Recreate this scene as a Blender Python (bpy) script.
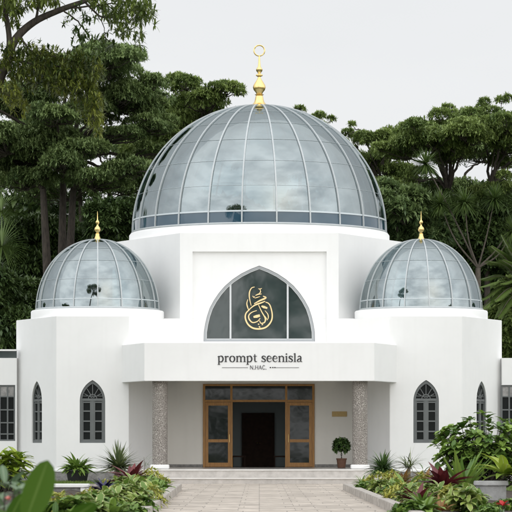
import bpy, math, random
import numpy as np
from mathutils import Vector
R = math.radians
rng = np.random.default_rng(7)
random.seed(7)
S = bpy.context.scene
COL = S.collection
for o in list(bpy.data.objects): bpy.data.objects.remove(o)

# ---------------------------------------------------------------- camera, sky, sun, exposure
F = 2600.0                       # focal length in photo pixels (512 wide)
CY, EYE, HX, HY = -96.0, 1.5, 259.3, 441.0
cam = bpy.data.objects.new('camera', bpy.data.cameras.new('camera'))
COL.objects.link(cam); S.camera = cam
cam.location = (0, CY, EYE); cam.rotation_euler = (R(90), 0, 0)
cam.data.sensor_width = 36; cam.data.lens = 36*F/512
cam.data.shift_x = (256-HX)/512; cam.data.shift_y = (HY-256)/512
cam.data.clip_start = 0.5; cam.data.clip_end = 3000
cam.data.dof.use_dof = True; cam.data.dof.focus_distance = 92; cam.data.dof.aperture_fstop = 5.6

W = bpy.data.worlds.new('World'); S.world = W; W.use_nodes = True
nt = W.node_tree; nt.nodes.clear()
def N(nt, t, **k):
    n = nt.nodes.new(t)
    for a, b in k.items(): setattr(n, a, b)
    return n
SUN_EL, SUN_AZ = 28, 160        # azimuth measured clockwise from +Y (north)
out = N(nt, 'ShaderNodeOutputWorld'); bg = N(nt, 'ShaderNodeBackground')
sky = N(nt, 'ShaderNodeTexSky', sky_type='NISHITA', sun_disc=False)
sky.sun_elevation = R(SUN_EL); sky.sun_rotation = R(SUN_AZ); sky.dust_density = 4; sky.air_density = 1.2
tc = N(nt, 'ShaderNodeTexCoord'); mp = N(nt, 'ShaderNodeMapping'); mp.inputs['Scale'].default_value = (1, 1, 3.0)
nz = N(nt, 'ShaderNodeTexNoise'); nz.inputs['Scale'].default_value = 1.9; nz.inputs['Detail'].default_value = 6; nz.inputs['Roughness'].default_value = .5
rp = N(nt, 'ShaderNodeValToRGB')
rp.color_ramp.elements[0].position = .36; rp.color_ramp.elements[0].color = (6.3, 6.7, 7.1, 1)
rp.color_ramp.elements[1].position = .64; rp.color_ramp.elements[1].color = (12.0, 12.2, 12.4, 1)
# flat bright cloud deck ahead, more broken cloud behind the viewer
sep = N(nt, 'ShaderNodeSeparateXYZ'); mr = N(nt, 'ShaderNodeMapRange')
mr.inputs['From Min'].default_value = -.35; mr.inputs['From Max'].default_value = .55; mr.inputs['To Max'].default_value = .78
mx = N(nt, 'ShaderNodeMix', data_type='RGBA'); mx2 = N(nt, 'ShaderNodeMix', data_type='RGBA')
L = nt.links.new
L(tc.outputs['Generated'], mp.inputs[0]); L(mp.outputs[0], nz.inputs['Vector']); L(nz.outputs[0], rp.inputs[0])
L(tc.outputs['Generated'], sep.inputs[0]); L(sep.outputs['Y'], mr.inputs['Value'])
L(mr.outputs[0], mx.inputs[0]); L(rp.outputs[0], mx.inputs[6]); mx.inputs[7].default_value = (11.7, 11.8, 11.95, 1)
mx2.inputs[0].default_value = .93; L(sky.outputs[0], mx2.inputs[6]); L(mx.outputs[2], mx2.inputs[7])
sc1 = N(nt, 'ShaderNodeMath', operation='MULTIPLY'); sc1.inputs[1].default_value = .35; sb = N(nt, 'ShaderNodeMath', operation='SUBTRACT')
g1 = N(nt, 'ShaderNodeMapRange', interpolation_type='SMOOTHSTEP'); g1.inputs['From Min'].default_value = -.78; g1.inputs['From Max'].default_value = .75; g1.inputs['To Min'].default_value = 1; g1.inputs['To Max'].default_value = 2.15
L(sep.outputs['Z'], sc1.inputs[0]); L(sc1.outputs[0], sb.inputs[0]); L(sep.outputs['Y'], sb.inputs[1]); L(sb.outputs[0], g1.inputs['Value'])
vm = N(nt, 'ShaderNodeVectorMath', operation='SCALE'); L(mx2.outputs[2], vm.inputs[0]); L(g1.outputs[0], vm.inputs['Scale']); L(vm.outputs[0], bg.inputs[0]); bg.inputs[1].default_value = .081
L(bg.outputs[0], out.inputs[0])

sun = bpy.data.objects.new('sun', bpy.data.lights.new('sun', 'SUN')); COL.objects.link(sun)
sun.data.energy = 1.15; sun.data.angle = R(174); sun.data.color = (1, .97, .93)
az, el = R(SUN_AZ), R(SUN_EL)
sd = Vector((math.sin(az)*math.cos(el), math.cos(az)*math.cos(el), math.sin(el)))
sun.rotation_euler = sd.to_track_quat('Z', 'Y').to_euler(); sun.location = sd*60
S.render.engine = 'CYCLES'
S.view_settings.view_transform = 'Standard'; S.view_settings.look = 'None'
S.view_settings.exposure = -0.03; S.view_settings.gamma = 1
S.cycles.max_bounces = 10; S.cycles.diffuse_bounces = 6; S.cycles.transparent_max_bounces = 12

# ---------------------------------------------------------------- helpers
def PX(px, D): return (px-HX)/F*D
def PZ(py, D): return EYE-(py-HY)/F*D
def P(px, py, D): return np.array((PX(px, D), D+CY, PZ(py, D)))
def ground_at(px, py):            # ground point seen at that place
    D = EYE*F/(py-HY); return PX(px, D), D+CY

def props(o, label=None, cat=None, group=None, kind=None):
    if label: o['label'] = label
    if cat: o['category'] = cat
    if group: o['group'] = group
    if kind: o['kind'] = kind
    return o
def empty(name, loc, label, cat, group=None):
    o = bpy.data.objects.new(name, None); COL.objects.link(o); o.location = loc; o.empty_display_size = .2
    return props(o, label, cat, group)

class MB:
    """collects shapes, then links them as one mesh object"""
    def __init__(s): s.V = []; s.Fc = []; s.n = 0; s.off = 0
    def add(s, v, f):
        s.V.extend([tuple(map(float, q)) for q in v]); s.Fc.extend([tuple(i+s.n for i in q) for q in f]); s.n += len(v); return s
    def box(s, x0, x1, y0, y1, z0, z1):
        v = [(x0,y0,z0),(x1,y0,z0),(x1,y1,z0),(x0,y1,z0),(x0,y0,z1),(x1,y0,z1),(x1,y1,z1),(x0,y1,z1)]
        return s.add(v, [(0,3,2,1),(4,5,6,7),(0,1,5,4),(1,2,6,5),(2,3,7,6),(3,0,4,7)])
    def prism(s, plan, z0, z1):       # plan CCW in XY
        n = len(plan); v = [(x,y,z0) for x,y in plan]+[(x,y,z1) for x,y in plan]
        f = [tuple(range(n))[::-1], tuple(range(n, 2*n))]+[(i,(i+1)%n,(i+1)%n+n,i+n) for i in range(n)]
        return s.add(v, f)
    def prism_y(s, prof, y0, y1):     # prof in XZ, CCW seen from -Y
        n = len(prof); v = [(x,y0,z) for x,z in prof]+[(x,y1,z) for x,z in prof]
        f = [tuple(range(n)), tuple(range(n, 2*n))[::-1]]+[((i+1)%n,i,i+n,(i+1)%n+n) for i in range(n)]
        return s.add(v, f)
    def band_y(s, outer, inner, y0, y1, closed=True):   # ring between two profiles of same length
        n = len(outer); v = [(x,y0,z) for x,z in outer]+[(x,y0,z) for x,z in inner]+[(x,y1,z) for x,z in outer]+[(x,y1,z) for x,z in inner]
        f = []
        for i in range(n if closed else n-1):
            j = (i+1)%n
            f += [(i,j,n+j,n+i),(2*n+j,2*n+i,3*n+i,3*n+j),(j,i,2*n+i,2*n+j),(n+i,n+j,3*n+j,3*n+i)]
        return s.add(v, f)
    def bar(s, p, q, w, d):           # bar in a wall plane: width w (in XZ), depth d along Y, centred on p->q
        p = np.array(p, float); q = np.array(q, float); t = q-p; t = t/np.linalg.norm(t); nrm = np.array((-t[2], 0, t[0]))*w/2; dy = np.array((0, d/2, 0))
        v = [p-nrm-dy, p+nrm-dy, p+nrm+dy, p-nrm+dy, q-nrm-dy, q+nrm-dy, q+nrm+dy, q-nrm+dy]
        return s.add(v, [(0,1,2,3),(7,6,5,4),(0,4,5,1),(1,5,6,2),(2,6,7,3),(3,7,4,0)])
    def tube(s, pts, rad, n=8, cap=True):
        pts = [np.array(p, float) for p in pts]
        if not hasattr(rad, '__len__'): rad = [rad]*len(pts)
        up = np.array((0.31, 0.17, .93)); v = []
        for i, p in enumerate(pts):
            a = pts[max(i-1, 0)]; b = pts[min(i+1, len(pts)-1)]; t = b-a; t = t/(np.linalg.norm(t)+1e-9)
            u = np.cross(t, up); 
            if np.linalg.norm(u) < .05: u = np.cross(t, (1, 0, 0))
            u /= np.linalg.norm(u); w = np.cross(t, u)
            for k in range(n):
                c = 2*math.pi*k/n; v.append(p+rad[i]*(math.cos(c)*u+math.sin(c)*w))
        f = [(i*n+k, i*n+(k+1)%n, (i+1)*n+(k+1)%n, (i+1)*n+k) for i in range(len(pts)-1) for k in range(n)]
        if cap: f += [tuple(range(n))[::-1], tuple((len(pts)-1)*n+k for k in range(n))]
        return s.add(v, f)
    def lathe(s, prof, c=(0, 0, 0), n=32, cap=True):
        v = [(c[0]+r*math.cos(2*math.pi*k/n), c[1]+r*math.sin(2*math.pi*k/n), c[2]+z) for r, z in prof for k in range(n)]
        f = [(i*n+k, i*n+(k+1)%n, (i+1)*n+(k+1)%n, (i+1)*n+k) for i in range(len(prof)-1) for k in range(n)]
        if cap: f += [tuple(range(n))[::-1], tuple((len(prof)-1)*n+k for k in range(n))]
        return s.add(v, f)
    def build(s, name, mat, parent=None, smooth=False, bevel=0):
        me = bpy.data.meshes.new(name); me.from_pydata(s.V, [], s.Fc); me.update()
        import bmesh
        bm = bmesh.new(); bm.from_mesh(me); bmesh.ops.recalc_face_normals(bm, faces=bm.faces)
        if bevel: bmesh.ops.bevel(bm, geom=list(bm.edges), offset=bevel, segments=2, affect='EDGES', clamp_overlap=True)
        bm.to_mesh(me); bm.free()
        if mat: me.materials.append(mat)
        if smooth: me.shade_smooth(); me.set_sharp_from_angle(angle=R(38))
        o = bpy.data.objects.new(name, me); COL.objects.link(o)
        if parent: put(o, parent)
        return o
def put(o, parent):                # parent keeping world position (parents are unrotated)
    w = Vector((0,0,0)); p = parent
    while p: w += p.location; p = p.parent
    o.parent = parent; o.location = Vector(o.location)-w
def cut(o, cutters):
    for c in cutters:
        m = o.modifiers.new('b', 'BOOLEAN'); m.object = c; m.operation = 'DIFFERENCE'; m.solver = 'EXACT'
    dg = bpy.context.evaluated_depsgraph_get(); dg.update()
    me = bpy.data.meshes.new_from_object(o.evaluated_get(dg)); old = o.data; o.modifiers.clear(); o.data = me; me.name = old.name
    for c in cutters: bpy.data.objects.remove(c)

def big_mesh(name, V, Q, mat, parent=None, attrs=None, smooth=False):
    me = bpy.data.meshes.new(name); V = np.asarray(V, np.float32); Q = np.asarray(Q, np.int32)
    me.vertices.add(len(V)); me.vertices.foreach_set('co', V.ravel())
    k = Q.shape[1]; me.loops.add(Q.size); me.loops.foreach_set('vertex_index', Q.ravel())
    me.polygons.add(len(Q)); me.polygons.foreach_set('loop_start', np.arange(0, Q.size, k, dtype=np.int32))
    for a, arr in (attrs or {}).items():
        at = me.attributes.new(a, 'FLOAT', 'POINT'); at.data.foreach_set('value', np.asarray(arr, np.float32))
    me.update(calc_edges=True); me.validate()
    if smooth: me.shade_smooth()
    me.materials.append(mat); o = bpy.data.objects.new(name, me); COL.objects.link(o)
    if parent: put(o, parent)
    return o

def unit(v): return v/(np.linalg.norm(v, axis=-1, keepdims=True)+1e-9)
class Leaves:
    """batches of leaf blades: each a folded, drooping, tapered strip"""
    def __init__(s): s.V = []; s.Q = []; s.T = []; s.A = []; s.C = []; s.n = 0
    def add(s, base, d, length, width, droop=.6, nseg=3, fold=.25, tint=None, shape='lance', roll=None, wave=0, side=None):
        base = np.asarray(base, float); n = len(base); d = unit(np.asarray(d, float))
        length = np.broadcast_to(np.asarray(length, float), n); width = np.broadcast_to(np.asarray(width, float), n); droop = np.broadcast_to(np.asarray(droop, float), n)
        tint = rng.random(n) if tint is None else np.broadcast_to(tint, n)
        s0 = side; side = np.cross(d, (0, 0, 1.)); bad = np.linalg.norm(side, axis=1) < .1; side[bad] = (1, 0, 0); side = unit(side)
        if s0 is not None: side = unit(np.tile(np.array(s0, float), (n, 1))-d*(d@np.array(s0, float))[:, None])
        if roll is not None:
            nn = np.cross(side, d); a = rng.normal(0, roll, n)[:, None]; side = unit(side*np.cos(a)+nn*np.sin(a))
        p = base.copy(); dd = d.copy(); fl = fold > 0; m = 3 if fl else 2
        for k in range(nseg+1):
            t = k/nseg
            w = {'lance': math.sin(math.pi*min(1, (t*.93+.07))**.75), 'oval': (max(0, 1-(2*t-1)**2))**.55*.97+.03, 'strap': min(1, .35+3*t)*(max(0, 1-t**3))**.8, 'spike': (1-t)**.7}[shape]
            w = max(w, .04)*width/2
            nn = unit(np.cross(side, dd)); ww = w[:, None]
            if wave: ww = ww*1.0
            if fl:
                R_ = (p-side*ww+nn*ww*fold, p, p+side*ww+nn*ww*fold)
            else: R_ = (p-side*ww, p+side*ww)
            s.V.append(np.stack(R_, 1)); 
            s.A.append(np.full((n, m), t)); s.C.append(np.tile([1, 0, 1] if fl else [.6, .6], (n, 1))); s.T.append(np.repeat(tint[:, None], m, 1))
            p = p+dd*(length/nseg)[:, None]
            dd = unit(dd+np.array((0, 0, -1.))*(droop/nseg)[:, None]*(1.0+(rng.normal(0, .12, n)[:, None] if wave else 0)))
        idx = np.arange(n)
        for k in range(nseg):
            for j in range(m-1):
                a = s.n+k*n*m+idx*m+j; b = a+n*m
                s.Q.append(np.stack((a, a+1, b+1, b), 1))
        s.n += n*m*(nseg+1)
        return s
    def build(s, name, mat, parent=None, smooth=True):
        V = np.concatenate([v.reshape(-1, 3) for v in s.V]); Q = np.concatenate(s.Q)
        return big_mesh(name, V, Q, mat, parent, {'tint': np.concatenate([a.ravel() for a in s.T]), 'along': np.concatenate([a.ravel() for a in s.A]), 'across': np.concatenate([a.ravel() for a in s.C])}, smooth)
def sprays(L_, cen, axis, nleaf, length, width, spread=1.0, droop=.8, tint=None, shape='lance', nseg=2, fold=0, jitter=.0):
    """each centre sends out nleaf leaflets in a cone around its axis"""
    cen = np.asarray(cen, float); axis = unit(np.asarray(axis, float)); n = len(cen)
    a = np.cross(axis, (0.1, .2, 1.)); a = unit(a); b = np.cross(axis, a)
    ph = rng.random((n, 1))*6.28+np.arange(nleaf)[None]*2*math.pi/nleaf+rng.normal(0, .25, (n, nleaf))
    sp = spread*(.7+.5*rng.random((n, nleaf)))
    d = axis[:, None]*np.cos(sp)[..., None]+(a[:, None]*np.cos(ph)[..., None]+b[:, None]*np.sin(ph)[..., None])*np.sin(sp)[..., None]
    t = rng.random(n) if tint is None else tint
    t = np.clip(np.repeat(t[:, None], nleaf, 1)+rng.normal(0, .08, (n, nleaf)), 0, 1)
    ln = length*(.7+.5*rng.random((n, nleaf)))
    base = np.repeat(cen[:, None], nleaf, 1)+rng.normal(0, jitter, (n, nleaf, 3)) if jitter else np.repeat(cen[:, None], nleaf, 1)
    L_.add(base.reshape(-1, 3), d.reshape(-1, 3), ln.ravel(), width*(ln.ravel()/length), droop, nseg, fold, t.ravel(), shape)

# ---------------------------------------------------------------- materials
def mat(name, color, rough=.6, metal=0, spec=.5, noise=0, nscale=4, bump=0, bscale=40, detail=5, col2=None, stretch=None):
    m = bpy.data.materials.new(name); m.use_nodes = True; t = m.node_tree; b = t.nodes['Principled BSDF']
    b.inputs['Base Color'].default_value = (*color, 1); b.inputs['Roughness'].default_value = rough; b.inputs['Metallic'].default_value = metal; b.inputs['Specular IOR Level'].default_value = spec
    g = N(t, 'ShaderNodeNewGeometry'); mp = N(t, 'ShaderNodeMapping')
    if stretch: mp.inputs['Scale'].default_value = stretch
    t.links.new(g.outputs['Position'], mp.inputs[0])
    if noise or col2:
        c2 = col2 or tuple(c*(1-noise) for c in color)
        z = N(t, 'ShaderNodeTexNoise'); z.inputs['Scale'].default_value = nscale; z.inputs['Detail'].default_value = detail; z.inputs['Roughness'].default_value = .6
        r = N(t, 'ShaderNodeValToRGB'); r.color_ramp.elements[0].position = .35; r.color_ramp.elements[1].position = .68
        r.color_ramp.elements[0].color = (*c2, 1); r.color_ramp.elements[1].color = (*color, 1)
        t.links.new(mp.outputs[0], z.inputs['Vector']); t.links.new(z.outputs[0], r.inputs[0]); t.links.new(r.outputs[0], b.inputs['Base Color'])
    if bump:
        z = N(t, 'ShaderNodeTexNoise'); z.inputs['Scale'].default_value = bscale; z.inputs['Detail'].default_value = 4
        u = N(t, 'ShaderNodeBump'); u.inputs['Strength'].default_value = bump; u.inputs['Distance'].default_value = .02
        t.links.new(g.outputs['Position'], z.inputs['Vector']); t.links.new(z.outputs[0], u.inputs['Height']); t.links.new(u.outputs[0], b.inputs['Normal'])
    return m
def leafmat(name, a, b_, edge=None, mid=None, rough=.45, trans=.25, edge_at=.55, tipcol=None):
    m = bpy.data.materials.new(name); m.use_nodes = True; t = m.node_tree; b = t.nodes['Principled BSDF']; l = t.links.new
    b.inputs['Roughness'].default_value = rough; b.inputs['Specular IOR Level'].default_value = .4
    at = N(t, 'ShaderNodeAttribute', attribute_name='tint'); r = N(t, 'ShaderNodeValToRGB')
    r.color_ramp.elements[0].color = (*a, 1); r.color_ramp.elements[1].color = (*b_, 1); l(at.outputs['Fac'], r.inputs[0])
    c = r.outputs[0]
    ac = N(t, 'ShaderNodeAttribute', attribute_name='across'); al = N(t, 'ShaderNodeAttribute', attribute_name='along')
    def blend(c, fac, col):
        x = N(t, 'ShaderNodeMix', data_type='RGBA'); l(fac, x.inputs[0]); l(c, x.inputs[6]); x.inputs[7].default_value = (*col, 1); return x.outputs[2]
    def rng_(src, lo, hi, o0=0, o1=1):
        x = N(t, 'ShaderNodeMapRange'); x.inputs['From Min'].default_value = lo; x.inputs['From Max'].default_value = hi; x.inputs['To Min'].default_value = o0; x.inputs['To Max'].default_value = o1; l(src, x.inputs['Value']); return x.outputs[0]
    if edge:
        g = N(t, 'ShaderNodeNewGeometry'); z = N(t, 'ShaderNodeTexNoise'); z.inputs['Scale'].default_value = 22; l(g.outputs['Position'], z.inputs['Vector'])
        s = N(t, 'ShaderNodeMath', operation='ADD'); l(ac.outputs['Fac'], s.inputs[0]); q = rng_(z.outputs[0], .2, .8, -.3, .3); l(q, s.inputs[1])
        c = blend(c, rng_(s.outputs[0], edge_at-.08, edge_at+.12), edge)
    if mid: c = blend(c, rng_(ac.outputs['Fac'], .12, .03), mid)
    if tipcol: c = blend(c, rng_(al.outputs['Fac'], .8, 1), tipcol)
    l(c, b.inputs['Base Color'])
    tr = N(t, 'ShaderNodeBsdfTranslucent'); mx = N(t, 'ShaderNodeMixShader'); mx.inputs[0].default_value = trans
    l(c, tr.inputs[0]); l(b.outputs[0], mx.inputs[1]); l(tr.outputs[0], mx.inputs[2]); l(mx.outputs[0], t.nodes['Material Output'].inputs[0])
    return m

M = {}
def wallmat(name, col):
    m = mat(name, col, .62, noise=.035, nscale=.9, bump=.12, bscale=60)
    t = m.node_tree; b = t.nodes['Principled BSDF']; l = t.links.new
    # faint run-down streaks of weathering
    g = N(t, 'ShaderNodeNewGeometry'); mp = N(t, 'ShaderNodeMapping'); mp.inputs['Scale'].default_value = (5, 5, .35); z = N(t, 'ShaderNodeTexNoise'); z.inputs['Scale'].default_value = 1.3; z.inputs['Detail'].default_value = 6
    mr = N(t, 'ShaderNodeMapRange'); mr.inputs['From Min'].default_value = .5; mr.inputs['From Max'].default_value = .8; mr.inputs['To Max'].default_value = .06
    x = N(t, 'ShaderNodeMix', data_type='RGBA'); x.inputs[7].default_value = (.48, .46, .42, 1)
    src = b.inputs['Base Color'].links[0].from_socket
    l(g.outputs['Position'], mp.inputs[0]); l(mp.outputs[0], z.inputs['Vector']); l(z.outputs[0], mr.inputs['Value']); l(mr.outputs[0], x.inputs[0]); l(src, x.inputs[6]); l(x.outputs[2], b.inputs['Base Color'])
    return m
M['white'] = wallmat('white_render', (.80, .80, .795))
M['cream'] = wallmat('cream_render', (.90, .875, .825))
M['trimwhite'] = mat('white_trim', (.82, .82, .81), .5, noise=.04, nscale=3)
M['rib'] = mat('rib_metal', (.46, .49, .50), .42, metal=.3, noise=.12, nscale=3)
M['seam'] = mat('seam_metal', (.50, .55, .57), .4, metal=.3)
M['gold'] = mat('gold_leaf', (.90, .66, .28), .3, metal=1, noise=.15, nscale=6)
M['goldpaint'] = mat('pale_gold', (.80, .62, .33), .35, metal=.55)
M['wood'] = mat('teak', (.50, .25, .06), .38, col2=(.35, .16, .036), nscale=2.2, bump=.15, bscale=30, stretch=(14, 14, 1.2))
M['darkwood'] = mat('dark_wood', (.05, .025, .016), .6, spec=.15, noise=.4, nscale=6)
M['frame'] = mat('grey_frame', (.125, .135, .135), .5, noise=.1, nscale=5)
M['lightframe'] = mat('silver_frame', (.38, .40, .42), .4, metal=.2)
M['stone'] = mat('grey_stone', (.36, .35, .34), .8, col2=(.20, .195, .19), nscale=7, bump=.5, bscale=30)
M['inside'] = mat('interior_wall', (.38, .43, .44), .8, spec=.2)
M['insidefloor'] = mat('interior_floor', (.10, .095, .09), .25)
M['black'] = mat('black_letter', (.018, .018, .02), .45)
M['greyletter'] = mat('grey_letter', (.13, .13, .135), .5)
M['darkpot'] = mat('black_pot', (.022, .023, .024), .6, noise=.3, nscale=20)
M['clay'] = mat('brown_clay', (.155, .075, .045), .7, noise=.25, nscale=15, bump=.2)
M['bark'] = mat('bark', (.075, .060, .048), .9, col2=(.03, .025, .02), nscale=5, bump=.8, bscale=12, stretch=(3, 3, .7))
M['palebark'] = mat('pale_bark', (.21, .175, .14), .9, col2=(.12, .1, .08), nscale=6, bump=.5, bscale=15, stretch=(2, 2, 4))
M['soil'] = mat('soil', (.06, .042, .028), .95, col2=(.022, .016, .011), nscale=9, bump=.8, bscale=25)
M['ground'] = mat('ground_turf', (.075, .10, .03), .95, col2=(.05, .055, .025), nscale=.6, bump=.5, bscale=12)
M['blueglaze'] = mat('blue_interior', (.08, .16, .24), .4)
M['pot_white'] = mat('white_bench', (.80, .80, .78), .6, noise=.06, nscale=4, bump=.1)

def glass_dome(name, tint, refl, base):
    m = bpy.data.materials.new(name); m.use_nodes = True; t = m.node_tree; l = t.links.new; t.nodes.remove(t.nodes['Principled BSDF'])
    o = t.nodes['Material Output']; gl = N(t, 'ShaderNodeBsdfGlossy'); gl.inputs['Color'].default_value = (*refl, 1); gl.inputs['Roughness'].default_value = .035
    tr = N(t, 'ShaderNodeBsdfTransparent'); tr.inputs[0].default_value = (*tint, 1)
    lw = N(t, 'ShaderNodeLayerWeight'); lw.inputs[0].default_value = .42; mr = N(t, 'ShaderNodeMapRange'); mr.inputs['To Min'].default_value = base; mr.inputs['To Max'].default_value = .80
    l(lw.outputs['Fresnel'], mr.inputs['Value']); mx = N(t, 'ShaderNodeMixShader'); l(mr.outputs[0], mx.inputs[0]); l(tr.outputs[0], mx.inputs[1]); l(gl.outputs[0], mx.inputs[2]); l(mx.outputs[0], o.inputs[0])
    # panels are never perfectly flat: slow ripple plus a slight tilt per height
    g = N(t, 'ShaderNodeNewGeometry'); z = N(t, 'ShaderNodeTexNoise'); z.inputs['Scale'].default_value = .9; u = N(t, 'ShaderNodeBump'); u.inputs['Strength'].default_value = .25; u.inputs['Distance'].default_value = .05
    l(g.outputs['Position'], z.inputs['Vector']); l(z.outputs[0], u.inputs['Height']); l(u.outputs[0], gl.inputs['Normal'])
    return m
M['domeglass'] = glass_dome('dome_glass', (.30, .40, .42), (.69, .77, .79), .32)
def pane(name, col, refl=.12):
    m = mat(name, col, .06, spec=.25); b = m.node_tree.nodes['Principled BSDF']; b.inputs['Coat Weight'].default_value = refl; b.inputs['Coat Roughness'].default_value = .03
    g = N(m.node_tree, 'ShaderNodeNewGeometry'); z = N(m.node_tree, 'ShaderNodeTexNoise'); z.inputs['Scale'].default_value = 1.4; u = N(m.node_tree, 'ShaderNodeBump'); u.inputs['Strength'].default_value = .2; u.inputs['Distance'].default_value = .04
    m.node_tree.links.new(g.outputs['Position'], z.inputs['Vector']); m.node_tree.links.new(z.outputs[0], u.inputs['Height']); m.node_tree.links.new(u.outputs[0], b.inputs['Normal'])
    return m
M['archpane'] = pane('tinted_pane', (.022, .036, .036), .9)
M['pane'] = mat('unlit', (.01,.012,.012), .3, spec=.12) if True else pane('dark_pane', (.008, .010, .010), .0)
M['spandrel'] = pane('blue_spandrel', (.026, .065, .098), .9)
M['doorpane'] = pane('door_pane', (.012, .018, .018), .35)

def paving():
    m = mat('paving', (.5, .46, .42), .75); t = m.node_tree; l = t.links.new; b = t.nodes['Principled BSDF']
    g = N(t, 'ShaderNodeNewGeometry'); br = N(t, 'ShaderNodeTexBrick'); br.offset = .37; br.squash = .75; br.squash_frequency = 3
    br.inputs['Color1'].default_value = (.53, .48, .425, 1); br.inputs['Color2'].default_value = (.36, .325, .285, 1); br.inputs['Mortar'].default_value = (.17, .155, .14, 1)
    br.inputs['Scale'].default_value = 1; br.inputs['Mortar Size'].default_value = .012; br.inputs['Brick Width'].default_value = 1.25; br.inputs['Row Height'].default_value = .62; br.inputs['Bias'].default_value = -.1
    z = N(t, 'ShaderNodeTexNoise'); z.inputs['Scale'].default_value = 2.2; z.inputs['Detail'].default_value = 8
    x = N(t, 'ShaderNodeMix', data_type='RGBA', blend_type='MULTIPLY'); x.inputs[0].default_value = 1
    r = N(t, 'ShaderNodeValToRGB'); r.color_ramp.elements[0].position = .3; r.color_ramp.elements[1].position = .7; r.color_ramp.elements[0].color = (.62, .60, .57, 1); r.color_ramp.elements[1].color = (1.08, 1.05, 1.02, 1)
    l(g.outputs['Position'], br.inputs['Vector']); l(g.outputs['Position'], z.inputs['Vector']); l(z.outputs[0], r.inputs[0]); l(br.outputs[0], x.inputs[6]); l(r.outputs[0], x.inputs[7]); l(x.outputs[2], b.inputs['Base Color'])
    u = N(t, 'ShaderNodeBump'); u.inputs['Distance'].default_value = .02; u.inputs['Strength'].default_value = .5; l(z.outputs[0], u.inputs['Height']); l(u.outputs[0], b.inputs['Normal'])
    return m
M['paving'] = paving()
def kerbstone():
    m = mat('kerb_stone', (.50, .465, .42), .8, col2=(.25, .225, .20), nscale=5, bump=.4, bscale=30); t = m.node_tree; l = t.links.new; b = t.nodes['Principled BSDF']
    g = N(t, 'ShaderNodeNewGeometry'); sp = N(t, 'ShaderNodeSeparateXYZ'); mo = N(t, 'ShaderNodeMath', operation='FRACT'); gt = N(t, 'ShaderNodeMath', operation='LESS_THAN'); gt.inputs[1].default_value = .03
    x = N(t, 'ShaderNodeMix', data_type='RGBA'); x.inputs[7].default_value = (.13, .12, .11, 1); src = b.inputs['Base Color'].links[0].from_socket
    l(g.outputs['Position'], sp.inputs[0]); l(sp.outputs['Y'], mo.inputs[0]); l(mo.outputs[0], gt.inputs[0]); l(gt.outputs[0], x.inputs[0]); l(src, x.inputs[6]); l(x.outputs[2], b.inputs['Base Color'])
    return m
M['kerb'] = kerbstone()
M['step'] = mat('step_stone', (.70, .68, .65), .5, col2=(.60, .58, .55), nscale=3, bump=.2, bscale=30)
M['riser'] = mat('riser_stone', (.52, .49, .46), .6, col2=(.40, .375, .35), nscale=4, bump=.3, bscale=30)
M['porchfloor'] = mat('porch_stone', (.46, .44, .42), .25, col2=(.38, .365, .35), nscale=2)
def mosaic():
    m = mat('mosaic', (.4, .37, .34), .6); t = m.node_tree; l = t.links.new; b = t.nodes['Principled BSDF']
    tcn = N(t, 'ShaderNodeTexCoord'); v = N(t, 'ShaderNodeTexVoronoi', feature='DISTANCE_TO_EDGE'); v.inputs['Scale'].default_value = 22
    w = N(t, 'ShaderNodeTexNoise'); w.inputs['Scale'].default_value = 9
    ad = N(t, 'ShaderNodeVectorMath', operation='MULTIPLY_ADD'); ad.inputs[1].default_value = (.10, .10, .10)
    r = N(t, 'ShaderNodeValToRGB'); e = r.color_ramp.elements; e[0].position = .07; e[0].color = (.40, .37, .335, 1); e[1].position = .13; e[1].color = (.065, .052, .045, 1)
    e2 = e.new(.33); e2.color = (.10, .083, .07, 1); e3 = e.new(.36); e3.color = (.40, .37, .34, 1)
    l(tcn.outputs['Object'], w.inputs['Vector']); l(w.outputs['Color'], ad.inputs[0]); l(tcn.outputs['Object'], ad.inputs[2]); l(ad.outputs[0], v.inputs['Vector']); l(v.outputs['Distance'], r.inputs[0]); l(r.outputs[0], b.inputs['Base Color'])
    u = N(t, 'ShaderNodeBump'); u.inputs['Distance'].default_value = .02; u.inputs['Strength'].default_value = .6; u.invert = True; l(v.outputs['Distance'], u.inputs['Height']); l(u.outputs[0], b.inputs['Normal'])
    return m
M['mosaic'] = mosaic()

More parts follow.
